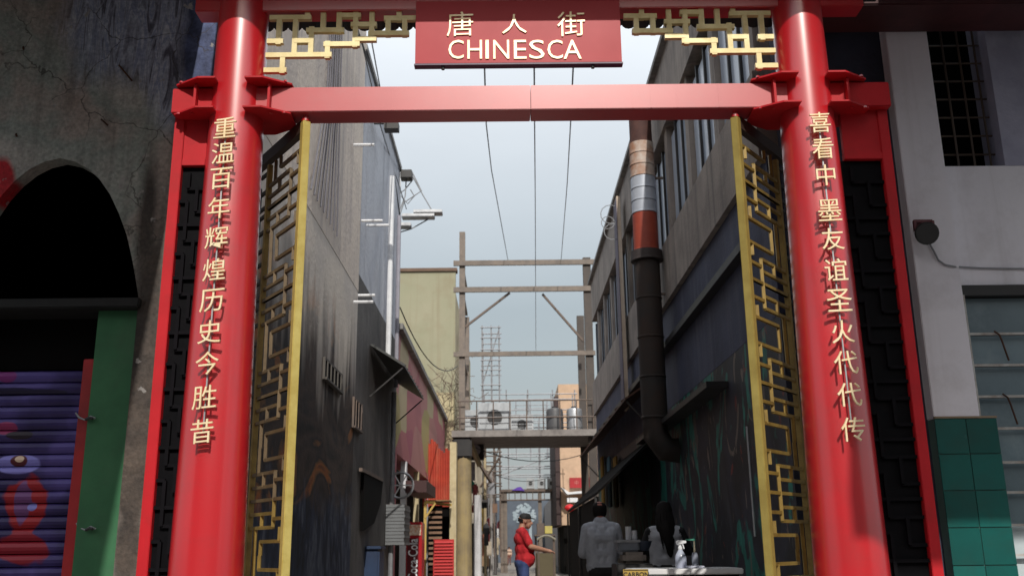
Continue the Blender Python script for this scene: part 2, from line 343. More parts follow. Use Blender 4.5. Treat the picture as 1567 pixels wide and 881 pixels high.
# the two open lattice leaves
BRN = mat('shaded_brown_gold_paint', (0.15, 0.10, 0.045), (0.09, 0.06, 0.03), rough=0.55, scale=7)  # the left leaf's shade put into a brown bar colour
def leaf(s, near, far, label):
    lf = bpy.data.objects.new('gate_leaf', None); COL.objects.link(lf); lf.parent = gate; OFF[lf.name] = OFF[gate.name]; lf['label'] = label
    n = Vector((near[0], near[1], 0)); f = Vector((far[0], far[1], 0)); ax = (f - n).normalized(); wd = (f - n).length; nr = ax.cross(Vector((0, 0, 1)))
    zt = BZ0 - 0.045; zb = 0.12
    U = lambda u, z: n + ax * (u * wd) + Vector((0, 0, z))
    MB().bar(U(0, zb - .03), U(0, zt), 0.055, 0.055, up=ax).build('stile', GOLD if s < 0 else mat('shaded_stile_gold_paint', (0.40, 0.31, 0.085), (0.30, 0.22, 0.055), rough=0.42, metal=0.25, scale=6), lf, bevel=.005)  # right stile gets a darker gold in place of shade
    MB().bar(U(1, zb - .03), U(1, zt - .07), 0.05, 0.05, up=ax).build('stile', BLACKM, lf)
    MB().bar(U(.63, zb), U(.63, zt - .10), 0.035, 0.035, up=ax).build('stile', GOLDD, lf)
    MB().bar(U(0.03, zt - .03), U(.98, zt - .03), 0.05, 0.09).build('rail', mat('brown_black_steel', (0.03, 0.02, 0.015), (0.05, 0.03, 0.02), rough=.5), lf)
    MB().bar(U(0.03, zb), U(.98, zb), 0.04, 0.05).build('rail', GOLDD, lf)
    MB().lathe((near[0], near[1], zt), [(.03, 0), (.03, .02), (.018, .022), (.018, .06), (.028, .062), (.028, .075)], 16).build('pivot', RED, lf, smooth=True)
    MBd = 11; dz = (zt - .1 - zb) / MBd; k = 0
    segs = ((0, 0, .63, 0), (.22, 0, .22, .5), (.22, .5, .63, .5), (.42, .25, .42, .5), (0, .75, .42, .75), (.42, .75, .42, 1), (.22, .25, .63, .25), (.1, .5, .1, .75), (0, .35, .22, .35), (.52, .5, .52, 1))
    segd = ((.63, .1, 1, .1), (.8, .1, .8, .6), (.8, .6, 1, .6), (.63, .85, .8, .85), (.9, .6, .9, 1), (.63, .45, .8, .45))
    for i in range(MBd):
        z = zb + i * dz
        for j, (u0, v0, u1, v1) in enumerate(segs + segd):
            mm = (BRN if s < 0 and i > 3 else GOLDD) if j < len(segs) else BLACKM
            off = nr * (.0006 * (k % 9))
            if i % 2: v0, v1 = 1 - v0, 1 - v1
            MB().bar(U(u0, z + v0 * dz) + off, U(u1, z + v1 * dz) + off, .022, .022).build('lattice_bar', mm, lf); k += 1
nl, fl = P(467, 192, 6.16), P(399, 262, 7.25)
nr_, fr_ = P(1126, 186, 6.16), P(1203, 262, 7.25)
leaf(-1, (nl.x, 6.17), (fl.x, 7.02), 'left lattice leaf folded back against the tan wall')
leaf(1, (nr_.x, 6.17), (fr_.x, 7.02), 'right lattice leaf folded back against the navy wall')
# ------------------------------------------------------------------ hanging sign
s0, s1 = P(635, 98.5, 6.06), P(952, 95, 6.06)
sz0 = (s0.z + s1.z) / 2; sz1 = LZ + .03
sign = thing('hanging_sign', 'red rectangular sign with gold Chinese characters and the word CHINESCA hung under the gate roof', 'sign', ((s0.x + s1.x) / 2, 6.08, sz0))
sb = B(s0.x, s1.x, 6.06, 6.11, sz0, sz1).build('signboard', mat('sign_red_enamel', (0.44, 0.014, 0.024), (0.38, 0.012, 0.02), rough=0.55, spec=0.3, scale=1.2, coat=0.2, coatr=0.35, bump=0.03, bscale=3), sign, bevel=.004)
MB().box(s0.x - .006, s1.x + .006, 6.054, 6.116, sz0 - .012, sz0 - .001).build('bottom_trim', mat('purple_black_trim', (0.05, 0.01, 0.06), rough=.4), sb)
for ch, x in zip('唐人街', (704, 787, 874)):
    p = P(x, 37, 6.055); text_mb(ch, (p.x, 6.0545, p.z), 0.19 if ch != '人' else 0.15, 0.008, sx=1.0 if ch != '人' else 1.15, bold=-0.004, slope=.03).build('chinese_character', LETTER, sb)
word = 'CHINESCA'; wx = [698, 726.5, 745.5, 767, 796, 821.5, 849.5, 876]; ww = [23, 22, 5, 24, 19, 23, 23, 27]
for ch, x, w in zip(word, wx, ww):
    p = P(x, 76, 6.055)
    vs, fs = text_geo(ch, .145, .007, 1, -.004); k_ = (w / 216) / (max(v[0] for v in vs) - min(v[0] for v in vs))
    MB().add([(p.x + v[0] * k_, 6.0555 + v[1], p.z + v[2]) for v in vs], fs).build('letter', LETTER, sb)
for x in (678, 907): 
    p = P(x, 99, 6.08); MB().lathe((p.x, 6.08, sz0 - .035), [(.012, 0), (.012, .024)], 10).build('bolt', BLACKM, sb)
for x in (s0.x + .3, s1.x - .3): B(x - .02, x + .02, 6.112, 6.119, sz0 + .1, sz1).build('hanger', BLACKM, sign)

# ------------------------------------------------------------------ left street facade with the arched shop front
FYL = 7.2
def mural_mat():
    m = bpy.data.materials.new('weathered_mural_plaster'); m.use_nodes = True
    n = m.node_tree.nodes; l = m.node_tree.links; b = n['Principled BSDF']; b.inputs['Roughness'].default_value = .8
    tc = n.new('ShaderNodeTexCoord')
    def noise(sc, det=8, dist=0.0, vec=None):
        t = n.new('ShaderNodeTexNoise'); t.inputs['Scale'].default_value = sc; t.inputs['Detail'].default_value = det; t.inputs['Distortion'].default_value = dist
        l.new(vec or tc.outputs['Object'], t.inputs['Vector']); return t.outputs['Fac']
    def ramp(fac, stops):
        r = n.new('ShaderNodeValToRGB'); e = r.color_ramp.elements
        e[0].position, e[0].color = stops[0][0], (*stops[0][1], 1); e[1].position, e[1].color = stops[-1][0], (*stops[-1][1], 1)
        for p, c in stops[1:-1]: q = e.new(p); q.color = (*c, 1)
        l.new(fac, r.inputs['Fac']); return r.outputs['Color']
    def mix(f, a, c):
        x = n.new('ShaderNodeMixRGB'); l.new(f, x.inputs['Fac']); l.new(a, x.inputs[1]); l.new(c, x.inputs[2]); return x.outputs[0]
    def blob(c, sx, sz, soft=.5):     # painted patch round a point of the wall
        mp = n.new('ShaderNodeMapping'); mp.inputs['Location'].default_value = (-c[0] / sx, 0, -c[1] / sz); mp.inputs['Scale'].default_value = (1 / sx, 0, 1 / sz)
        l.new(tc.outputs['Object'], mp.inputs['Vector'])
        ln = n.new('ShaderNodeVectorMath'); ln.operation = 'LENGTH'; l.new(mp.outputs[0], ln.inputs[0])
        ad = n.new('ShaderNodeMath'); ad.operation = 'MULTIPLY_ADD'; l.new(noise(2.2, 6), ad.inputs[0]); ad.inputs[1].default_value = .9; l.new(ln.outputs['Value'], ad.inputs[2])
        mr = n.new('ShaderNodeMapRange'); mr.inputs['From Min'].default_value = 1.45 - soft / 2; mr.inputs['From Max'].default_value = 1.45 + soft / 2; mr.inputs['To Min'].default_value = 1; mr.inputs['To Max'].default_value = 0
        l.new(ad.outputs[0], mr.inputs['Value']); return mr.outputs[0]
    col = ramp(noise(1.1, 10, .4), [(.32, (.30, .225, .195)), (.48, (.36, .31, .28)), (.56, (.27, .295, .27)), (.7, (.44, .41, .38))])
    # long brushed feathers in blue, lilac and grey
    mp = n.new('ShaderNodeMapping'); mp.inputs['Scale'].default_value = (7.5, 1, 1.3); mp.inputs['Rotation'].default_value = (0, R(28), 0)
    l.new(tc.outputs['Object'], mp.inputs['Vector'])
    fe = ramp(noise(1.3, 5, 2.2, mp.outputs[0]), [(.34, (.08, .08, .11)), (.42, (.22, .23, .30)), (.5, (.38, .41, .50)), (.56, (.22, .25, .37)), (.66, (.45, .47, .54))])
    p1 = P(205, 30, FYL); p2 = P(275, 105, FYL); p3 = P(300, 150, FYL)
    col = mix(blob((p1.x, p1.z), .55, .6), col, fe)
    col = mix(blob((p2.x, p2.z), .32, .5), col, fe)
    nav = ramp(noise(3, 6, 1), [(.35, (.035, .045, .10)), (.7, (.10, .13, .26))])
    p4 = P(318, 90, FYL); col = mix(blob((p4.x, p4.z), .22, .9), col, nav)
    redp = ramp(noise(3, 4), [(.3, (.50, .012, .02)), (.7, (.40, .01, .02))])
    p5 = P(0, 275, FYL); col = mix(blob((p5.x, p5.z), .13, .20, .3), col, redp)
    p6 = P(200, 270, FYL); dk = ramp(noise(4, 8), [(.3, (.035, .028, .025)), (.7, (.10, .075, .06))])
    p7 = P(225, 330, FYL); col = mix(blob((p7.x, p7.z), .07, .5, .8), col, dk)
    p8 = P(215, 620, FYL); col = mix(blob((p8.x, p8.z), .16, 1.5, .6), col, dk)
    # chips and scratches
    vo = noise(9, 12); sc = ramp(vo, [(.66, (0, 0, 0)), (.70, (1, 1, 1))]); lt = ramp(vo, [(.1, (.33, .31, .30)), (.9, (.33, .31, .30))])
    col = mix(sc, col, lt)
    st = n.new('ShaderNodeMapping'); st.inputs['Scale'].default_value = (6, 6, .5); l.new(tc.outputs['Object'], st.inputs['Vector'])
    s2 = ramp(noise(1, 6, .5, st.outputs[0]), [(.5, (0, 0, 0)), (.78, (.7, .7, .7))]); col = mix(s2, col, ramp(vo, [(.1, (.06, .05, .045)), (.9, (.05, .045, .04))]))
    # hairline cracks in the render
    vn = n.new('ShaderNodeTexVoronoi'); vn.feature = 'DISTANCE_TO_EDGE'; vn.inputs['Scale'].default_value = 1.6
    dn = n.new('ShaderNodeTexNoise'); dn.inputs['Scale'].default_value = 3; dn.inputs['Detail'].default_value = 6; l.new(tc.outputs['Object'], dn.inputs['Vector'])
    da = n.new('ShaderNodeMixRGB'); da.blend_type = 'ADD'; da.inputs['Fac'].default_value = .35; l.new(tc.outputs['Object'], da.inputs[1]); l.new(dn.outputs['Color'], da.inputs[2]); l.new(da.outputs[0], vn.inputs['Vector'])
    ce = ramp(vn.outputs['Distance'], [(.003, (.8, .8, .8)), (.008, (0, 0, 0))]); ck = ramp(noise(.9, 3), [(.48, (0, 0, 0)), (.56, (1, 1, 1))])
    cm2 = n.new('ShaderNodeMixRGB'); cm2.blend_type = 'MULTIPLY'; cm2.inputs['Fac'].default_value = 1; l.new(ce, cm2.inputs[1]); l.new(ck, cm2.inputs[2])
    col = mix(cm2.outputs[0], col, ramp(vo, [(.1, (.04, .035, .03)), (.9, (.05, .04, .035))]))
    fg = n.new('ShaderNodeMixRGB'); fg.blend_type = 'MULTIPLY'; fg.inputs['Fac'].default_value = 1; l.new(col, fg.inputs[1]); l.new(ramp(noise(38, 6), [(.3, (.72, .72, .72)), (.7, (1.2, 1.18, 1.16))]), fg.inputs[2]); col = fg.outputs[0]
    l.new(col, b.inputs['Base Color'])
    bp = n.new('ShaderNodeBump'); bp.inputs['Strength'].default_value = .5; bp.inputs['Distance'].default_value = .03; l.new(noise(14, 12), bp.inputs['Height']); l.new(bp.outputs[0], b.inputs['Normal'])
    return m
WX0 = -9.0
arch_px = [(-20, 330), (10, 290), (30, 268), (50, 253), (70, 245), (92, 242), (115, 247), (135, 258), (152, 274), (168, 297), (182, 327), (194, 360), (202, 395), (208, 430), (212, 457)]
rightp = [P(x, y, FYL) for x, y in arch_px[5:]]
ax = rightp[0].x
apts = [(2 * ax - p.x, p.z) for p in rightp[::-1]] + [(p.x, p.z) for p in rightp[1:]]
LZT = P(212, 457, FYL).z; LZB = P(212, 472, FYL).z
WTOP = 9.5; wxr = -2.32
lf_b = thing('arched_shop_building', 'weathered brown and grey street facade with painted feathers, a dark arch and a purple shutter', 'building', (-5, FYL, 0))
MM = mural_mat()
wall = MB()
xl, xr = apts[0][0], apts[-1][0]
th = .14
wall.box(WX0, xl, FYL, FYL + th, 0, WTOP); wall.box(xr, wxr, FYL, FYL + th, 0, WTOP)
for (x0, z0), (x1, z1) in zip(apts[:-1], apts[1:]):
    wall.add([(x0, FYL, z0), (x1, FYL, z1), (x1, FYL, WTOP), (x0, FYL, WTOP), (x0, FYL + th, z0), (x1, FYL + th, z1)], [(0, 1, 2, 3), (0, 4, 5, 1)])
wall.add([(xl, FYL, WTOP), (xr, FYL, WTOP), (xr, FYL + th, WTOP), (xl, FYL + th, WTOP)], [(0, 1, 2, 3)])
wall.build('wall', MM, lf_b, off=(0, 0, 0)).location = (5, -FYL, 0)
# the deep unlit room behind the arch
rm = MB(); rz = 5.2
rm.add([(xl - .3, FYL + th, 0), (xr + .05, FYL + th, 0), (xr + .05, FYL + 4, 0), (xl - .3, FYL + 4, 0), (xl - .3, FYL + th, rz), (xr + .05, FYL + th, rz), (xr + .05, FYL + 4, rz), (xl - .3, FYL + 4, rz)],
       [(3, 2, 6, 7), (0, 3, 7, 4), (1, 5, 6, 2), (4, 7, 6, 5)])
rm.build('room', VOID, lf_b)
lg = B(xl - .05, xr + .025, FYL - .05, FYL + .6, LZB, LZT).build('arch_ledge', mat('black_ledge', (.012, .012, .012), rough=.8), lf_b, bevel=.01)
gx0 = P(150, 520, FYL + .1).x
GREEN = mat('dark_green_wall_paint', (.035, .16, .065), (.025, .12, .05), rough=.65, scale=2.5, bump=.15, bscale=12, grime=.4, gscale=2, streakc=(.05, .10, .055))
B(gx0, xr - .001, FYL + .06, FYL + .3, 0, LZB - .001).build('green_pier', GREEN, lf_b)
szt = P(60, 567, FYL + .25).z; sx1 = P(103, 800, FYL + .2).x; sx0 = xl
B(sx0, gx0 - .01, FYL + .32, FYL + .5, szt + .02, LZB).build('shutter_box', VOID, lf_b)
def shutter_mat():
    m = bpy.data.materials.new('painted_purple_shutter'); m.use_nodes = True
    n = m.node_tree.nodes; l = m.node_tree.links; b = n['Principled BSDF']; b.inputs['Roughness'].default_value = .4; b.inputs['Metallic'].default_value = .2
    tc = n.new('ShaderNodeTexCoord')
    nz = n.new('ShaderNodeTexNoise'); nz.inputs['Scale'].default_value = 2.2; nz.inputs['Detail'].default_value = 3; l.new(tc.outputs['Object'], nz.inputs['Vector'])
    r = n.new('ShaderNodeValToRGB'); el = r.color_ramp.elements
    el[0].position = .38; el[0].color = (.025, .015, .09, 1); el[1].position = .60; el[1].color = (.09, .065, .27, 1)
    q = el.new(.5); q.color = (.045, .03, .15, 1)
    l.new(nz.outputs['Fac'], r.inputs['Fac']); col = r.outputs['Color']
    def patch(px, py, sx, sz, c, soft=.12, rnd=1.1):
        nonlocal col
        p = P(px, py, FYL + .25)
        mp = n.new('ShaderNodeMapping'); mp.inputs['Location'].default_value = (-p.x / sx, 0, -p.z / sz); mp.inputs['Scale'].default_value = (1 / sx, 0, 1 / sz)
        l.new(tc.outputs['Object'], mp.inputs['Vector'])
        ln = n.new('ShaderNodeVectorMath'); ln.operation = 'LENGTH'; l.new(mp.outputs[0], ln.inputs[0])
        n2 = n.new('ShaderNodeTexNoise'); n2.inputs['Scale'].default_value = 5; l.new(tc.outputs['Object'], n2.inputs['Vector'])
        ad = n.new('ShaderNodeMath'); ad.operation = 'MULTIPLY_ADD'; l.new(n2.outputs['Fac'], ad.inputs[0]); ad.inputs[1].default_value = rnd; l.new(ln.outputs['Value'], ad.inputs[2])
        mr = n.new('ShaderNodeMapRange'); mr.inputs['From Min'].default_value = 1 + rnd / 2 - soft / 2; mr.inputs['From Max'].default_value = 1 + rnd / 2 + soft / 2; mr.inputs['To Min'].default_value = 1; mr.inputs['To Max'].default_value = 0
        l.new(ad.outputs[0], mr.inputs['Value'])
        x = n.new('ShaderNodeMixRGB'); l.new(mr.outputs[0], x.inputs['Fac']); l.new(col, x.inputs[1]); x.inputs[2].default_value = (*c, 1); col = x.outputs[0]
    patch(42, 770, .17, .22, (.36, .012, .02)); patch(35, 840, .18, .12, (.30, .012, .03)); patch(10, 655, .10, .05, (.30, .03, .12))
    patch(12, 575, .08, .05, (.22, .03, .20)); patch(35, 765, .06, .17, (.17, .06, .20)); patch(50, 775, .035, .03, (.22, .22, .60), rnd=.2)
    patch(30, 665, .10, .035, (.02, .01, .02)); patch(28, 710, .17, .075, (.24, .22, .62), rnd=.2); patch(30, 705, .065, .045, (.10, .01, .02), rnd=.1); patch(31, 702, .035, .025, (.75, .55, .40), rnd=.1)
    patch(20, 600, .4, .03, (.015, .01, .05))
    l.new(col, b.inputs['Base Color']); return m
sm = shutter_mat()
sh = bpy.data.objects.new('rolling_shutter', None); COL.objects.link(sh); sh.parent = lf_b; OFF[sh.name] = OFF[lf_b.name]
nsl = 28; dz = szt / nsl
for i in range(nsl):                        # curved slats
    z = i * dz; y = FYL + .26
    prof = [(sx0, y - .004, z + .004), (sx0, y - .020, z + dz * .3), (sx0, y - .024, z + dz * .55), (sx0, y - .014, z + dz * .85), (sx0, y, z + dz - .003), (sx0, y + .02, z + dz - .003), (sx0, y + .02, z + .004)]
    o = MB().prism(prof, (sx1 - sx0, 0, 0)).build('slat', sm, sh, off=(0, 0, 0)); o.location = -OFF[sh.name]
B(sx0, sx1, FYL + .285, FYL + .30, 0, szt).build('backing', VOID, sh)
px0 = sx1 + .012
B(px0 - .012, px0 + .022, FYL + .2, FYL + .28, 0, szt).build('guide_rail', mat('violet_paint', (.10, .05, .36), (.14, .08, .42), rough=.45), lf_b, bevel=.004)
B(px0 + .025, gx0 - .004, FYL + .1, FYL + .31, 0, szt + .06).build('door_jamb', mat('dull_red_paint', (.42, .012, .016), (.32, .01, .014), rough=.55, scale=6, grime=.3), lf_b, bevel=.006)
for yy in (640, 808):                       # twisted wire ties on the jamb
    p = P(128, yy, FYL + .06)
    pts = [(p.x - .09, FYL + .12, p.z + .05), (p.x - .04, FYL + .07, p.z + .01), (p.x + .01, FYL + .06, p.z - .01), (p.x + .06, FYL + .035, p.z + .012), (p.x + .10, FYL + .03, p.z - .004)]
    MB().tube(pts, .007, 6).build('wire_tie', WIREG, lf_b, smooth=True)
    MB().tube([(p.x + .03, FYL + .03, p.z - .012), (p.x + .06, FYL + .022, p.z), (p.x + .085, FYL + .022, p.z - .006)], .012, 6).build('wire_tie', WIRE, lf_b)
for (x, y, dx, dy) in ((182, 100, 20, 24), (155, 183, 10, 9), (36, 72, 0, 4), (25, 205, 1, 4)):   # gouges: rusty bolts left in the wall
    p, q = P(x, y, FYL - .012), P(x + dx, y + dy, FYL - .006)
    MB().tube([p, (p + q) / 2 + Vector((0, -.01, 0)), q], .008, 6).build('rusty_bar', mat('rust', (.05, .02, .012), (.09, .04, .02), rough=.9), lf_b)

# ------------------------------------------------------------------ right street facade
rb = thing('tiled_corner_building', 'white and navy street building with teal tiled pier, barred opening and a grey barred window', 'building', (3.6, FYL, 0))
NAVY = mat('dark_navy_plaster', (.040, .045, .075), (.028, .030, .050), rough=.8, scale=2, bump=.3, grime=.3)
WH = mat('off_white_plaster', (.84, .81, .86), (.78, .75, .81), rough=.8, scale=1.2, bump=.12, bscale=9, grime=.25, gscale=2.5, streakc=(.40, .36, .36), streak=.25)
WHG = mat('greyed_lilac_plaster', (.44, .43, .54), (.32, .32, .42), rough=.8, scale=2.5, bump=.2, grime=.4, streakc=(.14, .14, .18))
TEAL = mat('teal_glazed_tile', (.012, .12, .105), (.010, .095, .085), rough=.22, scale=3, coat=.3, bump=.03, rnd=.22, grime=.3, gscale=4, streakc=(.03, .07, .06))
GROUT = mat('tile_grout', (.12, .20, .18), rough=.9)
ck0 = P(1352, 55, FYL - .1); ck1 = P(1433, 640, FYL - .1); ckr = P(1500, 640, FYL - .1)
cxL = (ck0.x + ck1.x) / 2; cxR = ckr.x; tz = ck1.z; ctop = P(1380, 52, FYL - .1).z
print('column', cxL, cxR, tz, ctop)
B(2.3, cxL + .02, FYL + .02, FYL + .3, 0, WTOP).build('wall', NAVY, rb)
B(cxL, cxR, FYL - .1, FYL + .3, tz, ctop + .6).build('pier', WH, rb, bevel=.006)
B(cxL + .003, cxR + .12, FYL - .094, FYL + .3, 0, tz - .002).build('tile_backing', GROUT, rb)
tr = P(1535, 820, FYL - .1).x; nx = 2; wt = (cxR + .12 - cxL) / nx; ntz = 8; ht = tz / ntz
for i in range(nx):
    for j in range(ntz):
        B(cxL + i * wt + .002, cxL + (i + 1) * wt - .003, FYL - .104 - random.random() * .0015, FYL - .0935, j * ht + .003, (j + 1) * ht - .003).build('tile', TEAL, rb, bevel=.0015)
B(cxL + .0, cxR + .12, FYL - .112, FYL - .09, tz, tz + .014).build('tile_edge', mat('tan_edge', (.30, .22, .14), rough=.7), rb)
fm = mat('dark_maroon_fascia', (.07, .012, .014), (.04, .008, .01), rough=.6)
B(cxL - .75, 8.5, FYL - .55, FYL - .12, ctop, ctop + .8).build('fascia', fm, rb, bevel=.01)
# openings to the right of the pier
ox0 = cxR; ox1 = P(1538, 250, FYL).x; oz0 = P(1490, 254, FYL).z; wz1 = P(1520, 437, FYL).z; lz = P(1520, 453, FYL).z
B(ox0, 9, FYL + .0, FYL + .3, wz1, oz0).build('spandrel', WH, rb, bevel=.004)
B(ox1, 9, FYL - .0, FYL + .3, oz0 + .001, WTOP).build('upper_wall', WHG, rb)
B(ox0, 9, FYL - .03, FYL + .3, lz, wz1 - .001).build('window_lintel', BLACKM, rb)
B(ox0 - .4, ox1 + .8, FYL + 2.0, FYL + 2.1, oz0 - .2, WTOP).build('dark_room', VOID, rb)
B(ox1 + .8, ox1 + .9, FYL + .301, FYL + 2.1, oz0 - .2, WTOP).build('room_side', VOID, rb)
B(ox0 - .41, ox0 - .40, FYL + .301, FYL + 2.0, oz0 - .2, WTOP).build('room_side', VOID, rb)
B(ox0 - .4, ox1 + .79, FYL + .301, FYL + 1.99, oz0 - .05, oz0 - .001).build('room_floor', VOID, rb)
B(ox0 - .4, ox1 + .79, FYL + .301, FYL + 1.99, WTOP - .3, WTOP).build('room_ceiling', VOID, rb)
gl = bpy.data.objects.new('security_grille', None); COL.objects.link(gl); gl.parent = rb; OFF[gl.name] = OFF[rb.name]
GR = mat('dull_brass_bar', (.05, .032, .022), (.09, .06, .04), rough=.5)
for k in range(4):
    x = ox0 + (k + .5) * (ox1 - ox0) / 4 + .02
    MB().tube([(x, FYL + .12, oz0), (x, FYL + .12, WTOP)], .009, 6).build('bar', GR, gl)
z = oz0 + .15; k = 0
while z < WTOP: MB().tube([(ox0, FYL + .128, z), (ox1, FYL + .128, z)], .008, 6).build('bar', GR, gl); z += .165
# the big grey window with horizontal bars
wn_ = bpy.data.objects.new('window', None); COL.objects.link(wn_); wn_.parent = rb; OFF[wn_.name] = OFF[rb.name]
wx0 = P(1478, 460, FYL).x
GLASS = mat('frosted_grey_glass', (.17, .23, .26), (.12, .17, .20), rough=.35, scale=1.5, grime=.5, gscale=1.7, rnd=.15, streakc=(.30, .36, .38), bump=.05, bscale=4)
GLASSB = mat('sunlit_lower_glass', (.50, .56, .58), (.40, .47, .50), rough=.35, scale=1.5)  # lower panes coloured paler, the sun on them put into the glass
ybars = [510, 558, 606, 655, 707, 753, 803]
zb_ = [lz] + [P(1520, y, FYL - .02).z for y in ybars]
while zb_[-1] > .3: zb_.append(zb_[-1] - .21)
wxa = cxR + .005
for i in range(len(zb_) - 1):
    for j in range(5):
        a = wxa + j * .55
        B(a + .006, a + .544, FYL + .05 + .001 * ((i + j) % 3), FYL + .06, zb_[i + 1] + .006, zb_[i] - .006).build('pane', GLASSB if i > 6 else GLASS, wn_)
B(wxa, wxa + 2.8, FYL + .08, FYL + .1, .2, lz).build('backing', mat('pale_backing', (.25, .28, .3), rough=.9), wn_)
for z in zb_[1:]: B(wxa, wxa + 2.8, FYL - .012, FYL + .012, z - .009, z + .009).build('bar', mat('dirty_white_bar', (.48, .47, .46), (.36, .33, .30), rough=.6, scale=12, grime=.5, gscale=9, streakc=(.18, .09, .05)), wn_)
for (x, y) in ((1532, 512), (1545, 608), (1530, 752)):
    p = P(x, y, FYL - .02)
    MB().tube([(p.x - .05, FYL - .02, p.z + .03), (p.x - .02, FYL - .03, p.z), (p.x, FYL - .02, p.z - .05), (p.x + .03, FYL - .02, p.z - .2)], .007, 6).build('wire', MATS['rust'], wn_, smooth=True)
B(wxa - .004, wxa + .03, FYL - .05, FYL + .06, 0, lz).build('window_jamb', MATS['dirty_white_bar'], wn_)
B(wxa, 9, FYL - .002, FYL + .3, 0, .2).build('window_sill', WH, rb)
# round floodlight on the pier and its cable
fp = P(1418, 357, FYL - .25)
fl_ = thing('floodlight', 'round black floodlight on the white pier, aimed down at the street', 'floodlight', (fp.x, FYL - .1, fp.z))
d = Vector((-.15, -.85, -.35)).normalized(); c = Vector((fp.x, FYL - .23, fp.z + .01))
MB().tube([c - d * .10, c - d * .07, c - d * .02, c + d * .04, c + d * .05], [.03, .05, .075, .088, .088], 20).build('lamp_housing', BLACKM, fl_, smooth=True)
MB().tube([c + d * .051, c + d * .054], [.082, .08], 20).build('lens', mat('dark_lens', (.03, .028, .03), rough=.1, coat=.6), fl_)
MB().bar((fp.x - .07, FYL - .22, fp.z + .03), (fp.x - .07, FYL - .22, fp.z + .11), .02).bar((fp.x + .07, FYL - .22, fp.z + .03), (fp.x + .07, FYL - .22, fp.z + .11), .02).bar((fp.x - .07, FYL - .21, fp.z + .11), (fp.x + .07, FYL - .21, fp.z + .11), .022).bar((fp.x, FYL - .22, fp.z + .10), (fp.x, FYL - .10, fp.z + .10), .035).build('bracket', mat('red_oxide', (.16, .04, .05), rough=.6), fl_)
c1 = [P(x, y, FYL - .112) for x, y in ((1422, 372), (1430, 386), (1436, 398), (1446, 405), (1462, 408))]
c2 = [P(x, y, FYL - .012) for x, y in ((1466, 408), (1500, 410), (1567, 411), (1640, 412))]
solo('cable', MB().tube(c1 + c2, .007, 6), WIREG, 'thin grey cable running from the floodlight along the white wall', 'cable', smooth=True)
# unseen arcade canopies above both facades, outlined to shade walls and gate side
def canopy(x0, x1, y0, xo, xi, ym, z, yb, label):
    t = thing('arcade_canopy', label, 'canopy', ((x0 + x1) / 2, y0, 0), 'arcade canopies over the pavement')
    # the slab steps back round the gate roof; its front steps shape the shadow
    for a, b, c, d in ((min(xi, xo), max(xi, xo), y0, 5.2), ((xo if x1 > 0 else x0), (x1 if x1 > 0 else xo), ym, 5.2), ((RXR + .15 if x1 > 0 else x0), (x1 if x1 > 0 else RXL - .15), 5.2001, yb)):
        B(a, b, c, d, z, z + .25).build('slab', CONC, t)
    for xx in ((x0 + .3,) if x0 < -5 else (x1 - .3,)): B(xx - .15, xx + .15, ym + .1, ym + .4, .0, z).build('column', CONC, t, bevel=.01)
canopy(-6.2, -2.42, -.3, -5.0, -2.42, -.3, 6.1, FYL - .001, 'unseen concrete arcade slab outlined to shade the arched shop building')
canopy(2.58, 6.4, .2, 3.45, 2.58, 1.45, 6.1, FYL - .56, 'unseen concrete arcade slab outlined to shade the gate side and the tiled corner building')
# the other side of the street, behind the camera: it closes the street and shows in the gloss of the paint
for (a, b, h, c, lb) in ((-22, -6.2, 10.5, (.30, .26, .22), 'sand coloured two-storey building across the street, left one'), (-6.1, 7.4, 11.6, (.24, .25, .27), 'grey three-storey building across the street, middle one'), (7.5, 22, 10.0, (.33, .24, .20), 'brick coloured two-storey building across the street, right one')):
    o = thing('opposite_building', lb, 'building', ((a + b) / 2, -15, 0), 'buildings across the street')
    B(a, b, -20, -15, 0, h).build('wall', mat('opposite_%d' % int(h * 10), c, rough=.85, scale=1, grime=.3), o)
    B(a - .02, b + .02, -20, -14.8, h, h + .25).build('cornice', CONC, o)
    x = a + 1
    while x < b - 2:
        for z in (1.0, 4.4, 7.4):
            w = B(x, x + 1.5, -14.999, -14.97, z, z + 1.9).build('window', VOID, o); B(x - .05, x + 1.55, -14.998, -14.92, z - .08, z - .001).build('sill', CONC, w)
        x += 2.6

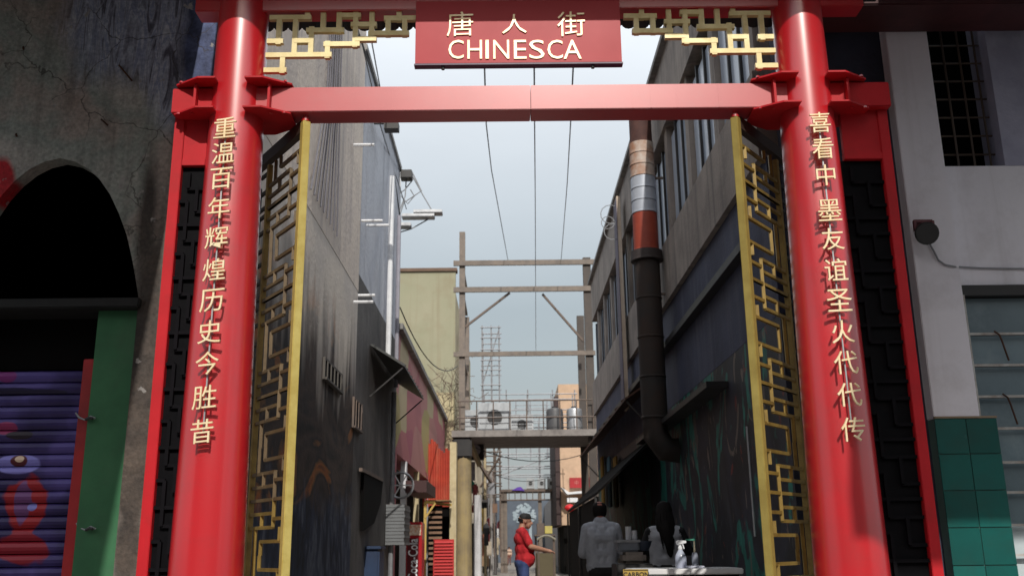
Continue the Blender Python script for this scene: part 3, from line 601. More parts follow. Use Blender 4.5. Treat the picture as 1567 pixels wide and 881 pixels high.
# ------------------------------------------------------------------ left side of the alley
LX = -2.2; RX = 2.2
TAN = mat('tan_alley_stucco', (.80, .69, .58), (.64, .56, .50), rough=.85, scale=.8, bump=.35, bscale=14, streak=.7, streakc=(.36, .32, .32), grime=.3, gscale=.6)
GREYB = mat('blue_grey_stucco', (.58, .60, .66), (.48, .50, .55), rough=.85, scale=.9, bump=.3, bscale=14, streak=.5, streakc=(.30, .28, .30), grime=.3)
def mural_with_shade():          # mural brushwork with the wall's shade in its colour: black, brown, orange, night blue
    m = bpy.data.materials.new('shaded_alley_mural'); m.use_nodes = True
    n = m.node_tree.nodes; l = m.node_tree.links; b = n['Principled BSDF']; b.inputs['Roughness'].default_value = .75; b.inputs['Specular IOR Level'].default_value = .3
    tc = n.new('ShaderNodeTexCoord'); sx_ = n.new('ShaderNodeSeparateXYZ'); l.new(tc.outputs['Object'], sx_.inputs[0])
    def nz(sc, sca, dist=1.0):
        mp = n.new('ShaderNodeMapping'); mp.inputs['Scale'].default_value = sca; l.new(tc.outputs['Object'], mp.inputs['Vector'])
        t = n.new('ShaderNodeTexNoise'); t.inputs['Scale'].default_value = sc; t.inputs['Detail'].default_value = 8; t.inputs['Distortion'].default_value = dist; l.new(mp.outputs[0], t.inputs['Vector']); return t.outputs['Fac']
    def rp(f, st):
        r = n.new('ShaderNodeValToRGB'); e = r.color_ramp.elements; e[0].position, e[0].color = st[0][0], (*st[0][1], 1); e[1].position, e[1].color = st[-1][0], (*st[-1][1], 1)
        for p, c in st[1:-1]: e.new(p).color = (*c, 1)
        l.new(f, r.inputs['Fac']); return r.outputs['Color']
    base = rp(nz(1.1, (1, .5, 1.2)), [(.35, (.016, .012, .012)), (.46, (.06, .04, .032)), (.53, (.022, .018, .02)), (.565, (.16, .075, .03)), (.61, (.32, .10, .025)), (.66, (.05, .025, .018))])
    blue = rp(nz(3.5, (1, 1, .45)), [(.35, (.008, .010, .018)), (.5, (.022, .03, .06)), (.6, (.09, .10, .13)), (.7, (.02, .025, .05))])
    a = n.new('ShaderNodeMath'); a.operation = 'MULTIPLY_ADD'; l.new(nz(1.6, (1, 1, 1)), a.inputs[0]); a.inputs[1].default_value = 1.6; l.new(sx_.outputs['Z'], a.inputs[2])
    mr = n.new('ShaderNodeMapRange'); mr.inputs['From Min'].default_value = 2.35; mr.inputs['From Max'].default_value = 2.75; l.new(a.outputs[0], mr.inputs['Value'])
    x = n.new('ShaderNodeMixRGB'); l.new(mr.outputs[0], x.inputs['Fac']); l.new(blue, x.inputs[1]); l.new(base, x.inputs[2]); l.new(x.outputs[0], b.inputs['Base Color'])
    tan = rp(nz(.8, (1, 1, 1), 0), [(.35, (.74, .66, .57)), (.65, (.58, .53, .49))])  # shade gradient in the colour: dark below fades into tan above
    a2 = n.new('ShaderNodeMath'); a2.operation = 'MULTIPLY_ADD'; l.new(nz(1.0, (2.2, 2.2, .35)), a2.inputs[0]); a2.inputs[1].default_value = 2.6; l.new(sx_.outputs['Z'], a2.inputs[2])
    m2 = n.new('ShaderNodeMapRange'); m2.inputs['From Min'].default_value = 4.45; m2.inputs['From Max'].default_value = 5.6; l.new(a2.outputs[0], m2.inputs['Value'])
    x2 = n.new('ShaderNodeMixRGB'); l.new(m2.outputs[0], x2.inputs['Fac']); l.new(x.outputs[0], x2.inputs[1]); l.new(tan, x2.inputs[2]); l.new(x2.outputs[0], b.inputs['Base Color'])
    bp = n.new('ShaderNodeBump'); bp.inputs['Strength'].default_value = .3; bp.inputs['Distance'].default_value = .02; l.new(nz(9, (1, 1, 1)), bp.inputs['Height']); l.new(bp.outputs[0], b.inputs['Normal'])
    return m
DARKM = mural_with_shade()
t1 = thing('tan_alley_building', 'tall streaked tan stucco building along the left of the alley, lower wall painted dark with mural and shade', 'building', (LX - 1.5, 11, 0))
mz = 4.9
Y1 = PX(553, 300, LX).y; Y2 = PX(612, 350, LX).y
B(LX - .45, LX, 7.56, Y1, mz, 9.55).build('upper_wall', TAN, t1)
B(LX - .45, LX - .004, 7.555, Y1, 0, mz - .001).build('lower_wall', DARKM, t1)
B(LX - .5, LX + .03, 7.5, Y1, 9.551, 9.66).build('coping', CONC, t1)
def mural(poly, X, m, parent, name='painted_patch', t=.004):
    pts = [PX(x, y, X) for x, y in poly]
    return MB().prism(pts, (t if X < 0 else -t, 0, 0)).build(name, m, parent)
ORG = mat('orange_brown_paint', (.24, .065, .018), (.11, .035, .014), rough=.6, scale=2.5, streak=.6, streakc=(.05, .02, .012), contrast=.5)
NVP = mat('night_blue_paint', (.016, .022, .045), (.05, .06, .09), rough=.55, scale=5, streak=.6, streakc=(.01, .01, .014), contrast=.4)
GRP = mat('grey_brown_paint', (.13, .115, .105), (.08, .07, .065), rough=.6, scale=2.2, streak=.5)
# barred openings
def opening(p0, p1, X, parent, nb=4, fm=DSTEEL):
    a, b = PX(*p0, X), PX(*p1, X); s = 1 if X < 0 else -1
    y0, y1 = sorted((a.y, b.y)); z1, z0 = max(a.z, b.z), min(a.z, b.z)
    w = MB().box(X, X + s * .02, y0, y1, z0, z1).build('window', VOID, parent)
    f = MB().box(X, X + s * .03, y0 - .03, y0, z0 - .03, z1 + .03).box(X, X + s * .03, y1, y1 + .03, z0 - .03, z1 + .03).box(X, X + s * .028, y0, y1, z1, z1 + .03).box(X, X + s * .05, y0, y1, z0 - .03, z0)
    f.build('frame', fm, w)
    for k in range(nb):
        y = y0 + (k + .5) * (y1 - y0) / nb; B(X + s * .025, X + s * .04, y - .010, y + .010, z0, z1).build('bar', fm, w)
opening((495, 550), (520, 600), LX, t1, 5, mat('dull_tan_bars', (.09, .08, .07), rough=.7))
opening((540, 610), (551, 660), LX, t1, 3, DSTEEL)
for (x, y, ln) in ((541, 222, .30), (553, 338, .32), (561, 345, .35), (541, 462, .28), (548, 452, .25)):   # short conduit stubs standing out of the wall
    p = PX(x, y, LX + .02); MB().tube([p, p + Vector((ln, 0, 0))], .022, 6).build('conduit_stub', WHITE, t1)
p = PX(500, 200, LX); 
for k in range(9):
    q = PX(503 + k * 1.6, 192, LX + .03); r_ = PX(468 + k * 5.5, 480, LX + .03 )
    yy = q.y
    solo('wall_cable', MB().tube([(LX + .02 + .006 * (k % 3), q.y, 9.5), (LX + .035 + .006 * (k % 3), q.y + (r_.y - q.y) * .25, (9.5 + r_.z) / 2), (LX + .025, r_.y, mz + .2)], .011, 5), mat('lilac_grey_cable', (.16, .155, .18), rough=.7),
         '%s lilac grey cable from the gate in the fan hanging down the tan wall' % ('first', 'second', 'third', 'fourth', 'fifth', 'sixth', 'seventh', 'eighth', 'ninth')[::-1][k], 'cable', 'fan of cables on the tan wall')
p = PX(583, 196, LX + .12)
solo('wall_lamp', MB().bar((LX, p.y, p.z + .1), (LX + .3, p.y, p.z + .1), .05).box(LX + .18, LX + .42, p.y - .1, p.y + .1, p.z - .05, p.z + .08), BLACKM, 'small black lamp high on the blue grey building under the crossbeam', 'wall lamp')
t2 = thing('blue_grey_alley_building', 'blue grey stucco building behind the tan one on the left of the alley', 'building', (LX - 1.5, 18, 0))
B(LX - .45, LX - .02, Y1 + .002, Y2, mz + .3, 8.9).build('upper_wall', GREYB, t2)
B(LX - .45, LX - .012, Y1 + .002, Y2, 0, mz + .299).build('lower_wall', mat('dark_grey_brown_wall', (.085, .075, .07), (.05, .045, .043), rough=.7, scale=1.4, streak=.5, grime=.5, bump=.3, streakc=(.14, .13, .125)), t2)
B(LX - .5, LX + .02, Y1 + .002, Y2, 8.901, 9.0).build('coping', CONC, t2)
a = PX(590, 470, LX)
# vertical drainpipe and downpipe
for x, yt, yb, r_, m_ in ((603, 600, 900, .045, STEEL), (600, 270, 560, .05, WHITE), (611, 330, 600, .04, mat('lilac_pipe', (.32, .31, .36), rough=.5))):
    a = PX(x, yt, LX + .08); b = PX(x, yt, LX + .08); zb = max(0, PX(x, yb, LX + .08).z)
    solo('drainpipe', MB().tube([(a.x, a.y, zb), (a.x, a.y, a.z)], r_, 8), m_, {603: 'grey steel drainpipe low on the dark wall left of the pink front', 600: 'white pole carrying the lamp arms on the blue grey building', 611: 'lilac grey pipe just right of the white lamp pole'}[x], 'pipe', smooth=True)
# dark awning sheet stepping out over the lower wall
def awning(p0, p1, X, out, drop, m, name, label, ribs=10):
    a, b = PX(*p0, X), PX(*p1, X); s = 1 if X < 0 else -1
    y0, y1 = sorted((a.y, b.y)); z = (a.z + b.z) / 2
    t = thing(name, label, 'awning', (X, y0, z - drop))
    MB().prism([(X, y0, z), (X + s * out, y0, z - drop), (X + s * out, y0, z - drop - .03), (X, y0, z - .03)], (0, y1 - y0, 0)).build('sheet', m, t)
    for k in range(ribs):
        y = y0 + (k + .5) * (y1 - y0) / ribs; MB().bar((X, y, z + .015), (X + s * out, y, z - drop + .015), .03, .03).build('rib', m, t)
    for y in (y0 + .05, y1 - .05): MB().bar((X, y, z - drop - .5), (X + s * out * .95, y, z - drop - .04), .022).build('brace', BLACKM, t)
    return t
awning((568, 505), (606, 600), LX, .55, .35, mat('dark_green_black_tin', (.03, .035, .033), (.05, .05, .05), rough=.5), 'tin_awning', 'dark tin awning stepping out of the blue grey building')
# black open hatch, corrugated roller box, blue bin
a, b = PX(553, 760, LX + .0), PX(577, 760, LX)
o = thing('black_hatch', 'black tapering hatch flap hanging open on the dark wall', 'hatch', (LX, a.y, 1.4))
MB().prism([PX(x, y, LX) for x, y in ((552, 720), (582, 735), (578, 770), (568, 800), (551, 812))], (.05, 0, 0)).build('flap', VOID, o)
MB().bar(PX(552, 718, LX + .04), PX(584, 734, LX + .04), .05).build('hinge_bar', DSTEEL, o)
a, b = PX(588, 765, LX + .3), PX(620, 765, LX + .3)
o = thing('corrugated_shutter_box', 'grey corrugated roller box projecting into the alley left of the red vending machine', 'shutter', (LX, a.y, 1.2))
z0, z1 = PX(600, 833, LX + .25).z, PX(600, 766, LX + .25).z
ya = PX(590, 800, LX + .0).y
for k in range(12):
    z = z0 + k * (z1 - z0) / 12
    B(LX, LX + .34 - .010 * (k % 2), ya, ya + 1.0, z + .004, z + (z1 - z0) / 12 - .004).build('slat', mat('grey_galvanised_slat', (.20, .21, .22), (.14, .145, .15), rough=.5, metal=.3), o)
B(LX, LX + .32, ya + .02, ya + .98, z0, z1).build('core', DSTEEL, o)
p = P(568, 840, 15.6)
o = thing('blue_bin', 'dark blue bin standing against the dark wall at the left', 'bin', (p.x, p.y, 0))
B(p.x - .17, p.x + .17, p.y - .3, p.y + .3, .05, p.z).build('bin_body', mat('dark_blue_plastic', (.022, .045, .10), (.016, .03, .07), rough=.45), o, bevel=.03)
B(p.x - .19, p.x + .19, p.y - .32, p.y + .32, p.z, p.z + .05).build('lid', MATS['dark_blue_plastic'], o, bevel=.01)
for s in (-1, 1): MB().tube([(p.x + .171, p.y + s * .22, .06), (p.x + .20, p.y + s * .22, .06)], .06, 12).build('wheel', BLACKM, o)
# ---- pink painted low building
t3 = thing('pink_mural_building', 'low building with pink, yellow and grey painted front over a dark stall opening', 'building', (LX - 1.5, 25, 0))
YA, YB = Y2 + .003, 33.9
z_op = PX(604, 690, LX).z; z_top = 5.5
def patchwork():
    m = bpy.data.materials.new('pink_patchwork_mural'); m.use_nodes = True
    n = m.node_tree.nodes; l = m.node_tree.links; b = n['Principled BSDF']; b.inputs['Roughness'].default_value = .7
    tc = n.new('ShaderNodeTexCoord'); mp = n.new('ShaderNodeMapping'); mp.inputs['Scale'].default_value = (1, .28, .5); l.new(tc.outputs['Object'], mp.inputs['Vector'])
    nz = n.new('ShaderNodeTexNoise'); nz.inputs['Scale'].default_value = 1.2; l.new(mp.outputs[0], nz.inputs['Vector'])
    ad = n.new('ShaderNodeMixRGB'); ad.blend_type = 'ADD'; ad.inputs['Fac'].default_value = .5; l.new(mp.outputs[0], ad.inputs[1]); l.new(nz.outputs['Color'], ad.inputs[2])
    v = n.new('ShaderNodeTexVoronoi'); v.inputs['Scale'].default_value = 1.5; l.new(ad.outputs[0], v.inputs['Vector'])
    sp = n.new('ShaderNodeSeparateColor'); l.new(v.outputs['Color'], sp.inputs[0])
    r = n.new('ShaderNodeValToRGB'); r.color_ramp.interpolation = 'CONSTANT'; e = r.color_ramp.elements
    cs = [(0, (.46, .15, .16)), (.25, (.50, .22, .20)), (.45, (.45, .36, .14)), (.6, (.35, .34, .33)), (.72, (.42, .11, .15)), (.86, (.52, .42, .25))]
    e[0].position, e[0].color = cs[0][0], (*cs[0][1], 1); e[1].position, e[1].color = cs[1][0], (*cs[1][1], 1)
    for p_, c_ in cs[2:]: q = e.new(p_); q.color = (*c_, 1)
    l.new(sp.outputs[0], r.inputs['Fac']); l.new(r.outputs['Color'], b.inputs['Base Color']); return m
B(LX - .45, LX - .01, YA, YB, z_op, z_top).build('upper_wall', patchwork(), t3)
B(LX - .45, LX - .02, YA, YB, 0, .25).build('plinth', CONC, t3)
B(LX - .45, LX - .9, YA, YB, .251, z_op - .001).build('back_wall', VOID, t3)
for k, (x, m_) in enumerate(((605, mat('pink_post_paint', (.50, .16, .18), rough=.7)), (622, WHITE), (641, CREAM), (656, STEEL))):
    y = PX(x, 700, LX).y; B(LX - .12, LX, y, y + .22, .251, z_op - .001).build('post', m_, t3)
B(LX - .5, LX + .1, YA, YB, z_top, z_top + .12).build('coping', CONC, t3)
# spoked wheel rim and dark tray hung below the pink wall
p = PX(613, 742, LX + .15)
o = thing('spoked_wheel', 'pale spoked wheel hanging under the pink painted wall', 'wheel', (p.x, p.y, p.z - .25))
rr = .24
MB().tube([(p.x + rr * math.cos(a), p.y, p.z + rr * math.sin(a)) for a in [2 * math.pi * k / 20 for k in range(21)]], .025, 6).build('rim', STEEL, o, smooth=True)
for k in range(6): MB().bar(p, (p.x + rr * math.cos(k * 1.047), p.y, p.z + rr * math.sin(k * 1.047)), .022).build('spoke', WHITE, o)
a = PX(622, 742, LX + .02)
solo('hanging_tray', B(LX, LX + .45, a.y, a.y + 2.6, a.z - .15, a.z + .1), mat('dark_maroon_tin', (.06, .02, .02), rough=.6), 'dark maroon tray shelf under the pink painted wall', 'shelf')
# red vending machine with tall white lettering
a = P(622, 798, 21.3); b = P(646, 798, 21.3)
vm = thing('vending_machine', 'tall red soft drink machine with upright white brand lettering', 'vending machine', ((a.x + b.x) / 2, 21.6, 0))
VR = mat('vending_red', (.42, .012, .02), (.34, .01, .016), rough=.35, coat=.3)
B(a.x, b.x, 21.3, 22.0, .05, a.z).build('cabinet', VR, vm, bevel=.02)
B(a.x + .02, b.x - .02, 21.28, 21.299, a.z - .28, a.z - .06).build('header', mat('orange_white_print', (.6, .32, .2), (.7, .6, .5), rough=.4, scale=30, contrast=.1), vm)
sp = B(a.x + .03, a.x + .27, 21.285, 21.299, a.z - 1.2, a.z - .34).build('selection_panel', mat('dark_red_panel', (.10, .01, .015), rough=.3), vm)
vs, fs = text_geo('Coca-Cola', .165, .01, .92, .01)
k_ = .84 / (max(v[0] for v in vs) - min(v[0] for v in vs))
MB().add([(a.x + .15 - v[2] * 1.25, 21.278 + v[1], a.z - .77 + v[0] * k_) for v in vs], fs).build('lettering', WHITE, sp)
for s in (.05, .30): B(a.x + s, a.x + s + .05, 21.35, 21.4, 0, .05).build('leg', BLACKM, vm)
# red corrugated wall, yellow porch, slatted stand
t4 = thing('red_corrugated_front', 'rusty red corrugated shop front beyond the pink building', 'building', (LX + .2, 30, 0))
y0 = 26.5
xa, xb = P(648, 700, 27).x, P(689, 700, 27).x; za, zb = P(668, 775, 27).z, P(668, 672, 27).z
n_ = 11
RC = mat('rusty_red_corrugated', (.42, .045, .02), (.30, .028, .016), rough=.6, scale=3, streak=.6, streakc=(.5, .18, .10), grime=.3)
for k in range(n_):
    x = xa + k * (xb - xa) / n_
    top = zb - (.25 if k > 5 else 0) - .06 * (k % 3)
    MB().tube([(x + .03, 27, za), (x + .03, 27, top)], .042, 8).build('corrugation', RC, t4, smooth=True)
B(xa, xb, 27.0, 27.3, za, zb - .45).build('backing', RC, t4)
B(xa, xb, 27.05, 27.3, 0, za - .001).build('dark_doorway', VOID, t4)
B(xb, xb + .18, 26.8, 27.3, 0, zb - .1).build('pier', CREAM, t4)
# yellow timber porch
YEL = mat('yellow_timber', (.55, .38, .10), (.45, .30, .08), rough=.6)
o = thing('yellow_porch', 'small yellow timber porch frame before the red corrugated front', 'porch', (xa, 25.6, 0))
q = [P(x, y, 25.6) for x, y in ((651, 768), (664, 765), (688, 777), (688, 790), (651, 880))]
MB().bar((q[0].x, 25.6, 0), q[0], .07).build('post', YEL, o)
MB().bar(q[0], (q[2].x, 26.2, q[0].z - .05), .06).build('rafter', YEL, o)
MB().bar(q[0], (q[0].x + .25, 25.6, q[0].z), .06).build('rafter', YEL, o)
MB().bar((q[0].x + .0, 25.58, q[0].z - .4), (q[0].x + .26, 25.58, q[0].z - .02), .045).build('brace', YEL, o)
B(q[0].x, q[2].x, 25.65, 26.6, q[0].z + .03, q[0].z + .06).build('porch_roof', mat('brown_board', (.22, .13, .06), rough=.8), o)
o = thing('slatted_stand', 'brown slatted rack standing under the yellow porch', 'rack', (q[0].x + .2, 25.9, 0))
for k in range(16): B(q[0].x + .08, q[0].x + .42, 25.8, 25.83, .15 + k * .13, .21 + k * .13).build('slat', mat('brown_slat', (.26, .15, .09), (.16, .09, .06), rough=.7), o)
B(q[0].x + .08, q[0].x + .42, 25.84, 25.86, 0, 2.3).build('backing', VOID, o)
o = thing('red_slatted_screen', 'bright red slatted screen standing in front of the steel column', 'screen', (P(679, 850, 25).x, 25, 0))
a, b = P(665, 826, 25), P(693, 826, 25)
RS = mat('bright_red_slat', (.48, .022, .022), (.40, .016, .016), rough=.5)
nn = 17
for k in range(nn):
    z = .12 + k * (a.z - .12) / nn
    MB().prism([(a.x, 25, z), (a.x, 24.965, z + .005), (a.x, 25, z + .05)], (b.x - a.x, 0, 0)).build('slat', RS, o)
B(a.x - .03, b.x + .03, 25.001, 25.03, 0, a.z + .02).build('back_sheet', RS, o)
# ---- pale green tall building
GRN = mat('pale_green_plaster', (.27, .27, .18), (.33, .31, .22), rough=.85, scale=.9, streak=.45, streakc=(.24, .19, .12), grime=.4, contrast=.5)
YW = mat('yellowed_plaster', (.50, .43, .26), (.36, .31, .20), rough=.85, scale=1.2, streak=.7, streakc=(.22, .15, .09), grime=.45)
xg1 = P(697, 500, 34.1).x; zg = P(660, 416, 34.1).z
t5 = thing('pale_green_building', 'tall pale green plaster flank with brown coping left of the steel frame', 'building', (xg1 - 1.5, 34, 0))
B(xg1 - 4, xg1, 34.05, 34.3, 0, zg).build('flank_wall', GRN, t5)
B(xg1 - 4, xg1 + .001, 34.301, 48, 0, zg - .8).build('alley_wall', YW, t5)
B(xg1 - 4.1, xg1 + .06, 33.98, 34.4, zg, zg + .12).build('coping', mat('brown_coping', (.16, .10, .07), rough=.8), t5)
pp = [(690, 480), (697, 480), (706, 560), (700, 640), (690, 640)]
B(xg1 - .9, xg1 + .004, 34.035, 34.049, 1, P(690, 600, 34).z).build('yellow_patch', YW, t5)
# ---- steel frame bridging the alley
SY = 29.0
fr = thing('steel_frame', 'tall brown steel frame with a loaded platform bridging the alley', 'steel frame', (P(800, 838, SY).x, SY, 0))
SFM = mat('weathered_brown_beam', (.14, .115, .10), (.20, .16, .13), rough=.65, scale=6, grime=.4)
SFD = mat('dark_brown_column', (.05, .04, .036), (.075, .06, .05), rough=.65, scale=5)
pl = P(707, 660, SY); xl_ = pl.x; xr_ = P(906, 660, SY).x; ztp = P(708, 356, SY).z; zpl = P(800, 668, SY).z
for dy in (0, 3.2):
    y = SY + dy
    B(xl_ - .09, xl_ + .09, y - .09, y + .09, zpl + .25, ztp if dy == 0 else ztp - 2).build('upper_post', SFM, fr)
    B(xr_ - .12, xr_ + .12, y - .1, y + .1, 0, P(905, 395, SY).z if dy == 0 else ztp - 2).build('column', SFD, fr)
for (yl, yr, h) in ((405, 399, .16), (444, 441, .16), (541, 541, .14)):
    a, b = P(694, yl, SY - .12), P(911, yr, SY - .12); B(a.x, b.x, SY - .17, SY - .091, (a.z + b.z) / 2 - h / 2, (a.z + b.z) / 2 + h / 2).build('cross_rail', SFM, fr)
    B(xl_ - .04, xl_ + .04, SY + .1, SY + 3.1, (a.z + b.z) / 2 - .05, (a.z + b.z) / 2 + .05).build('side_rail', SFM, fr)
for (x0, y0_, x1, y1_) in ((830, 450, 893, 522), (712, 500, 780, 448)):
    MB().bar(P(x0, y0_, SY + .02), P(x1, y1_, SY + .02), .10, .06).build('diagonal_brace', DSTEEL, fr)
B(P(692, 660, SY).x, P(913, 660, SY).x, SY - .3, SY + 3.4, zpl, zpl + .10).build('platform', mat('brown_grey_deck', (.25, .21, .19), (.18, .15, .14), rough=.7, scale=4), fr)
B(P(692, 660, SY).x, P(913, 660, SY).x, SY - .34, SY - .301, zpl - .02, zpl + .17).build('platform_edge', mat('pale_edge_beam', (.25, .225, .21), (.18, .16, .15), rough=.6, scale=5, grime=.3), fr)
MB().tube([(xl_ + .05, SY, 0), (xl_ + .05, SY, zpl)], [.26, .23], 14).build('lower_column', mat('ochre_column_plaster', (.30, .235, .13), (.20, .155, .095), rough=.85, scale=2, streak=.5, grime=.5, streakc=(.40, .30, .12)), fr, smooth=True)
B(xl_ - .28, xl_ + .30, SY - .28, SY + .28, zpl - .62, zpl - .031).build('column_head', BLACKM, fr, bevel=.05)
for k in range(9):
    x = P(704 + k * 25.5, 640, SY - .25).x; MB().tube([(x, SY - .26, zpl + .1), (x, SY - .26, zpl + 1.05)], .02, 6).build('baluster', DSTEEL, fr)
for zz in (zpl + .55, zpl + 1.05): MB().tube([(P(700, 640, SY).x, SY - .27, zz), (P(908, 640, SY).x, SY - .27, zz)], .022, 6).build('guard_rail', DSTEEL, fr)
def ac_unit(x, y, z, w, h, label, grp, d=.35):
    o = thing('air_conditioner', label, 'air conditioner', (x, y, z), grp)
    B(x - w / 2, x + w / 2, y, y + d, z + .04, z + h).build('casing', mat('grey_ac_casing', (.42, .44, .46), (.34, .36, .38), rough=.5, scale=5, grime=.3), o, bevel=.012)
    MB().tube([(x, y - .02, z + h * .54), (x, y - .001, z + h * .54)], min(w, h) * .24, 16).build('fan_grille', BLACKM, o)
    for k in range(3): B(x - w / 2 + .04, x + w / 2 - .04, y - .03, y - .021, z + h * (.35 + .18 * k), z + h * (.37 + .18 * k)).build('louvre', STEEL, o)
    for s in (-1, 1): B(x + s * w * .35 - .03, x + s * w * .35 + .03, y + .02, y + .3, z, z + .04).build('foot', BLACKM, o)
    return o
G_ = 'air conditioners on the steel platform'
ac_unit(P(728, 640, SY).x, SY + .2, zpl + .1, .75, .75, 'small grey air conditioner at the left end of the platform', G_)
ac_unit(P(757, 640, SY).x, SY + .1, zpl + .1, 1.0, .95, 'large pale air conditioner second from the left on the platform', G_)
ac_unit(P(799, 640, SY).x, SY + .4, zpl + .1, .7, .6, 'low air conditioner in the middle of the platform', G_)
for x, m_, lb, rr_ in ((849, mat('dark_tank', (.07, .07, .075), rough=.5), 'dark round water tank on the platform', .26), (879, STEEL, 'pale steel drum at the right end of the platform', .24)):
    p = P(x, 640, SY + .5); t = thing('water_tank', lb, 'water tank', (p.x, SY + .5, zpl + .1))
    MB().lathe((p.x, SY + .5, zpl + .1), [(rr_, 0), (rr_, .7), (rr_ * .9, .78), (.1, .82)], 20).build('tank_body', m_, t, smooth=True)
    MB().lathe((p.x, SY + .5, zpl + .9), [(.09, 0), (.09, .06)], 12).build('cap', BLACKM, t)
    for zz in (.2, .5): MB().lathe((p.x, SY + .5, zpl + .1 + zz), [(rr_ + .012, 0), (rr_ + .012, .03)], 20).build('hoop', m_, t)
# dry vine and cables on the yellowed wall
vine = MB(); rv = random.Random(4)
for k in range(60):
    p = P(rv.uniform(672, 712), rv.uniform(585, 705), 33.6); pts = [p]
    d = Vector((rv.uniform(-.4, .4), rv.uniform(-.2, .05), rv.uniform(.1, .6)))
    for j in range(5): pts.append(pts[-1] + d * .35 + Vector((rv.uniform(-.25, .25), 0, rv.uniform(-.3, .3))))
    vine.tube(pts, .010, 4)
solo('dry_vine', vine, mat('dry_brown_twig', (.16, .11, .08), rough=.9), 'tangle of dry brown vine climbing the yellowed wall behind the frame', 'vine')
# ---- lamp pole with crossarm, floodlights and curled cable above the blue grey building
p = P(603, 340, 19.5)
lp = thing('lamp_pole', 'white pole with crossarm carrying small floodlights above the blue grey wall', 'lamp pole', (p.x, 19.5, P(603, 560, 19.5).z))
z0, z1 = P(603, 380, 19.5).z, P(603, 258, 19.5).z
MB().tube([(p.x + .1, 19.4, z0 - 2), (p.x + .1, 19.4, z1)], .045, 8).build('pole', WHITE, lp, smooth=True)
MB().bar(P(566, 340, 19.35), P(608, 340, 19.35), .07).build('crossarm', WHITE, lp)
for (x, y, w, h) in ((622, 268, .12, .14), (640, 331, .34, .03), (655, 325, .30, .03), (616, 345, .18, .04)):
    q = P(x, y, 19.0); B(q.x - w, q.x + w, 18.9, 19.15, q.z - h / 2 - .02, q.z + h / 2 + .02).build('lamp_head', STEEL if w > .15 else BLACKM, lp, bevel=.01)
for pl_ in (((608, 330), (620, 300), (622, 268)), ((608, 340), (618, 310), (645, 292), (630, 262)), ((610, 356), (630, 350), (665, 330)), ((606, 300), (620, 290), (632, 275), (626, 262)), ((628, 264), (648, 300), (664, 327)), ((614, 300), (624, 312), (634, 300), (628, 290))):
    pts = [P(x, y, 19.1) for x, y in pl_]; MB().tube(pts, .014, 5).build('stay', WIREG, lp, smooth=True)
# ---- overhead cables
def cable(pts, r_, label, grp=None, m_=WIREG):
    return solo('overhead_cable', MB().tube(pts, r_, 5), m_, label, 'cable', grp)
cable([P(740, 60, 9), P(744, 190, 14), P(752, 260, 19), P(778, 402, 32)], .011, 'left one of the three long cables hung along the middle of the alley')
cable([P(817, 60, 9), P(818, 190, 14), P(819, 300, 21), P(820, 540, 45)], .011, 'middle one of the three long cables hung along the middle of the alley')
cable([P(879, 60, 9), P(873, 190, 14), P(868, 280, 20), P(858, 405, 32)], .011, 'right one of the three long cables hung along the middle of the alley')
cable([P(545, 40, 9.5), P(572, 120, 13), P(592, 190, 17), P(612, 330, 19)], .012, 'dark cable dropping along the tan roofline to the lamp pole', None, WIRE)
cable([P(555, 70, 12), P(582, 192, 15), P(600, 250, 18), P(622, 320, 19)], .010, 'thin grey cable beside the blue grey roofline')
cable([P(568, 60, 12), P(592, 192, 15), P(612, 262, 19)], .010, 'thin grey cable reaching the small upper lamp')
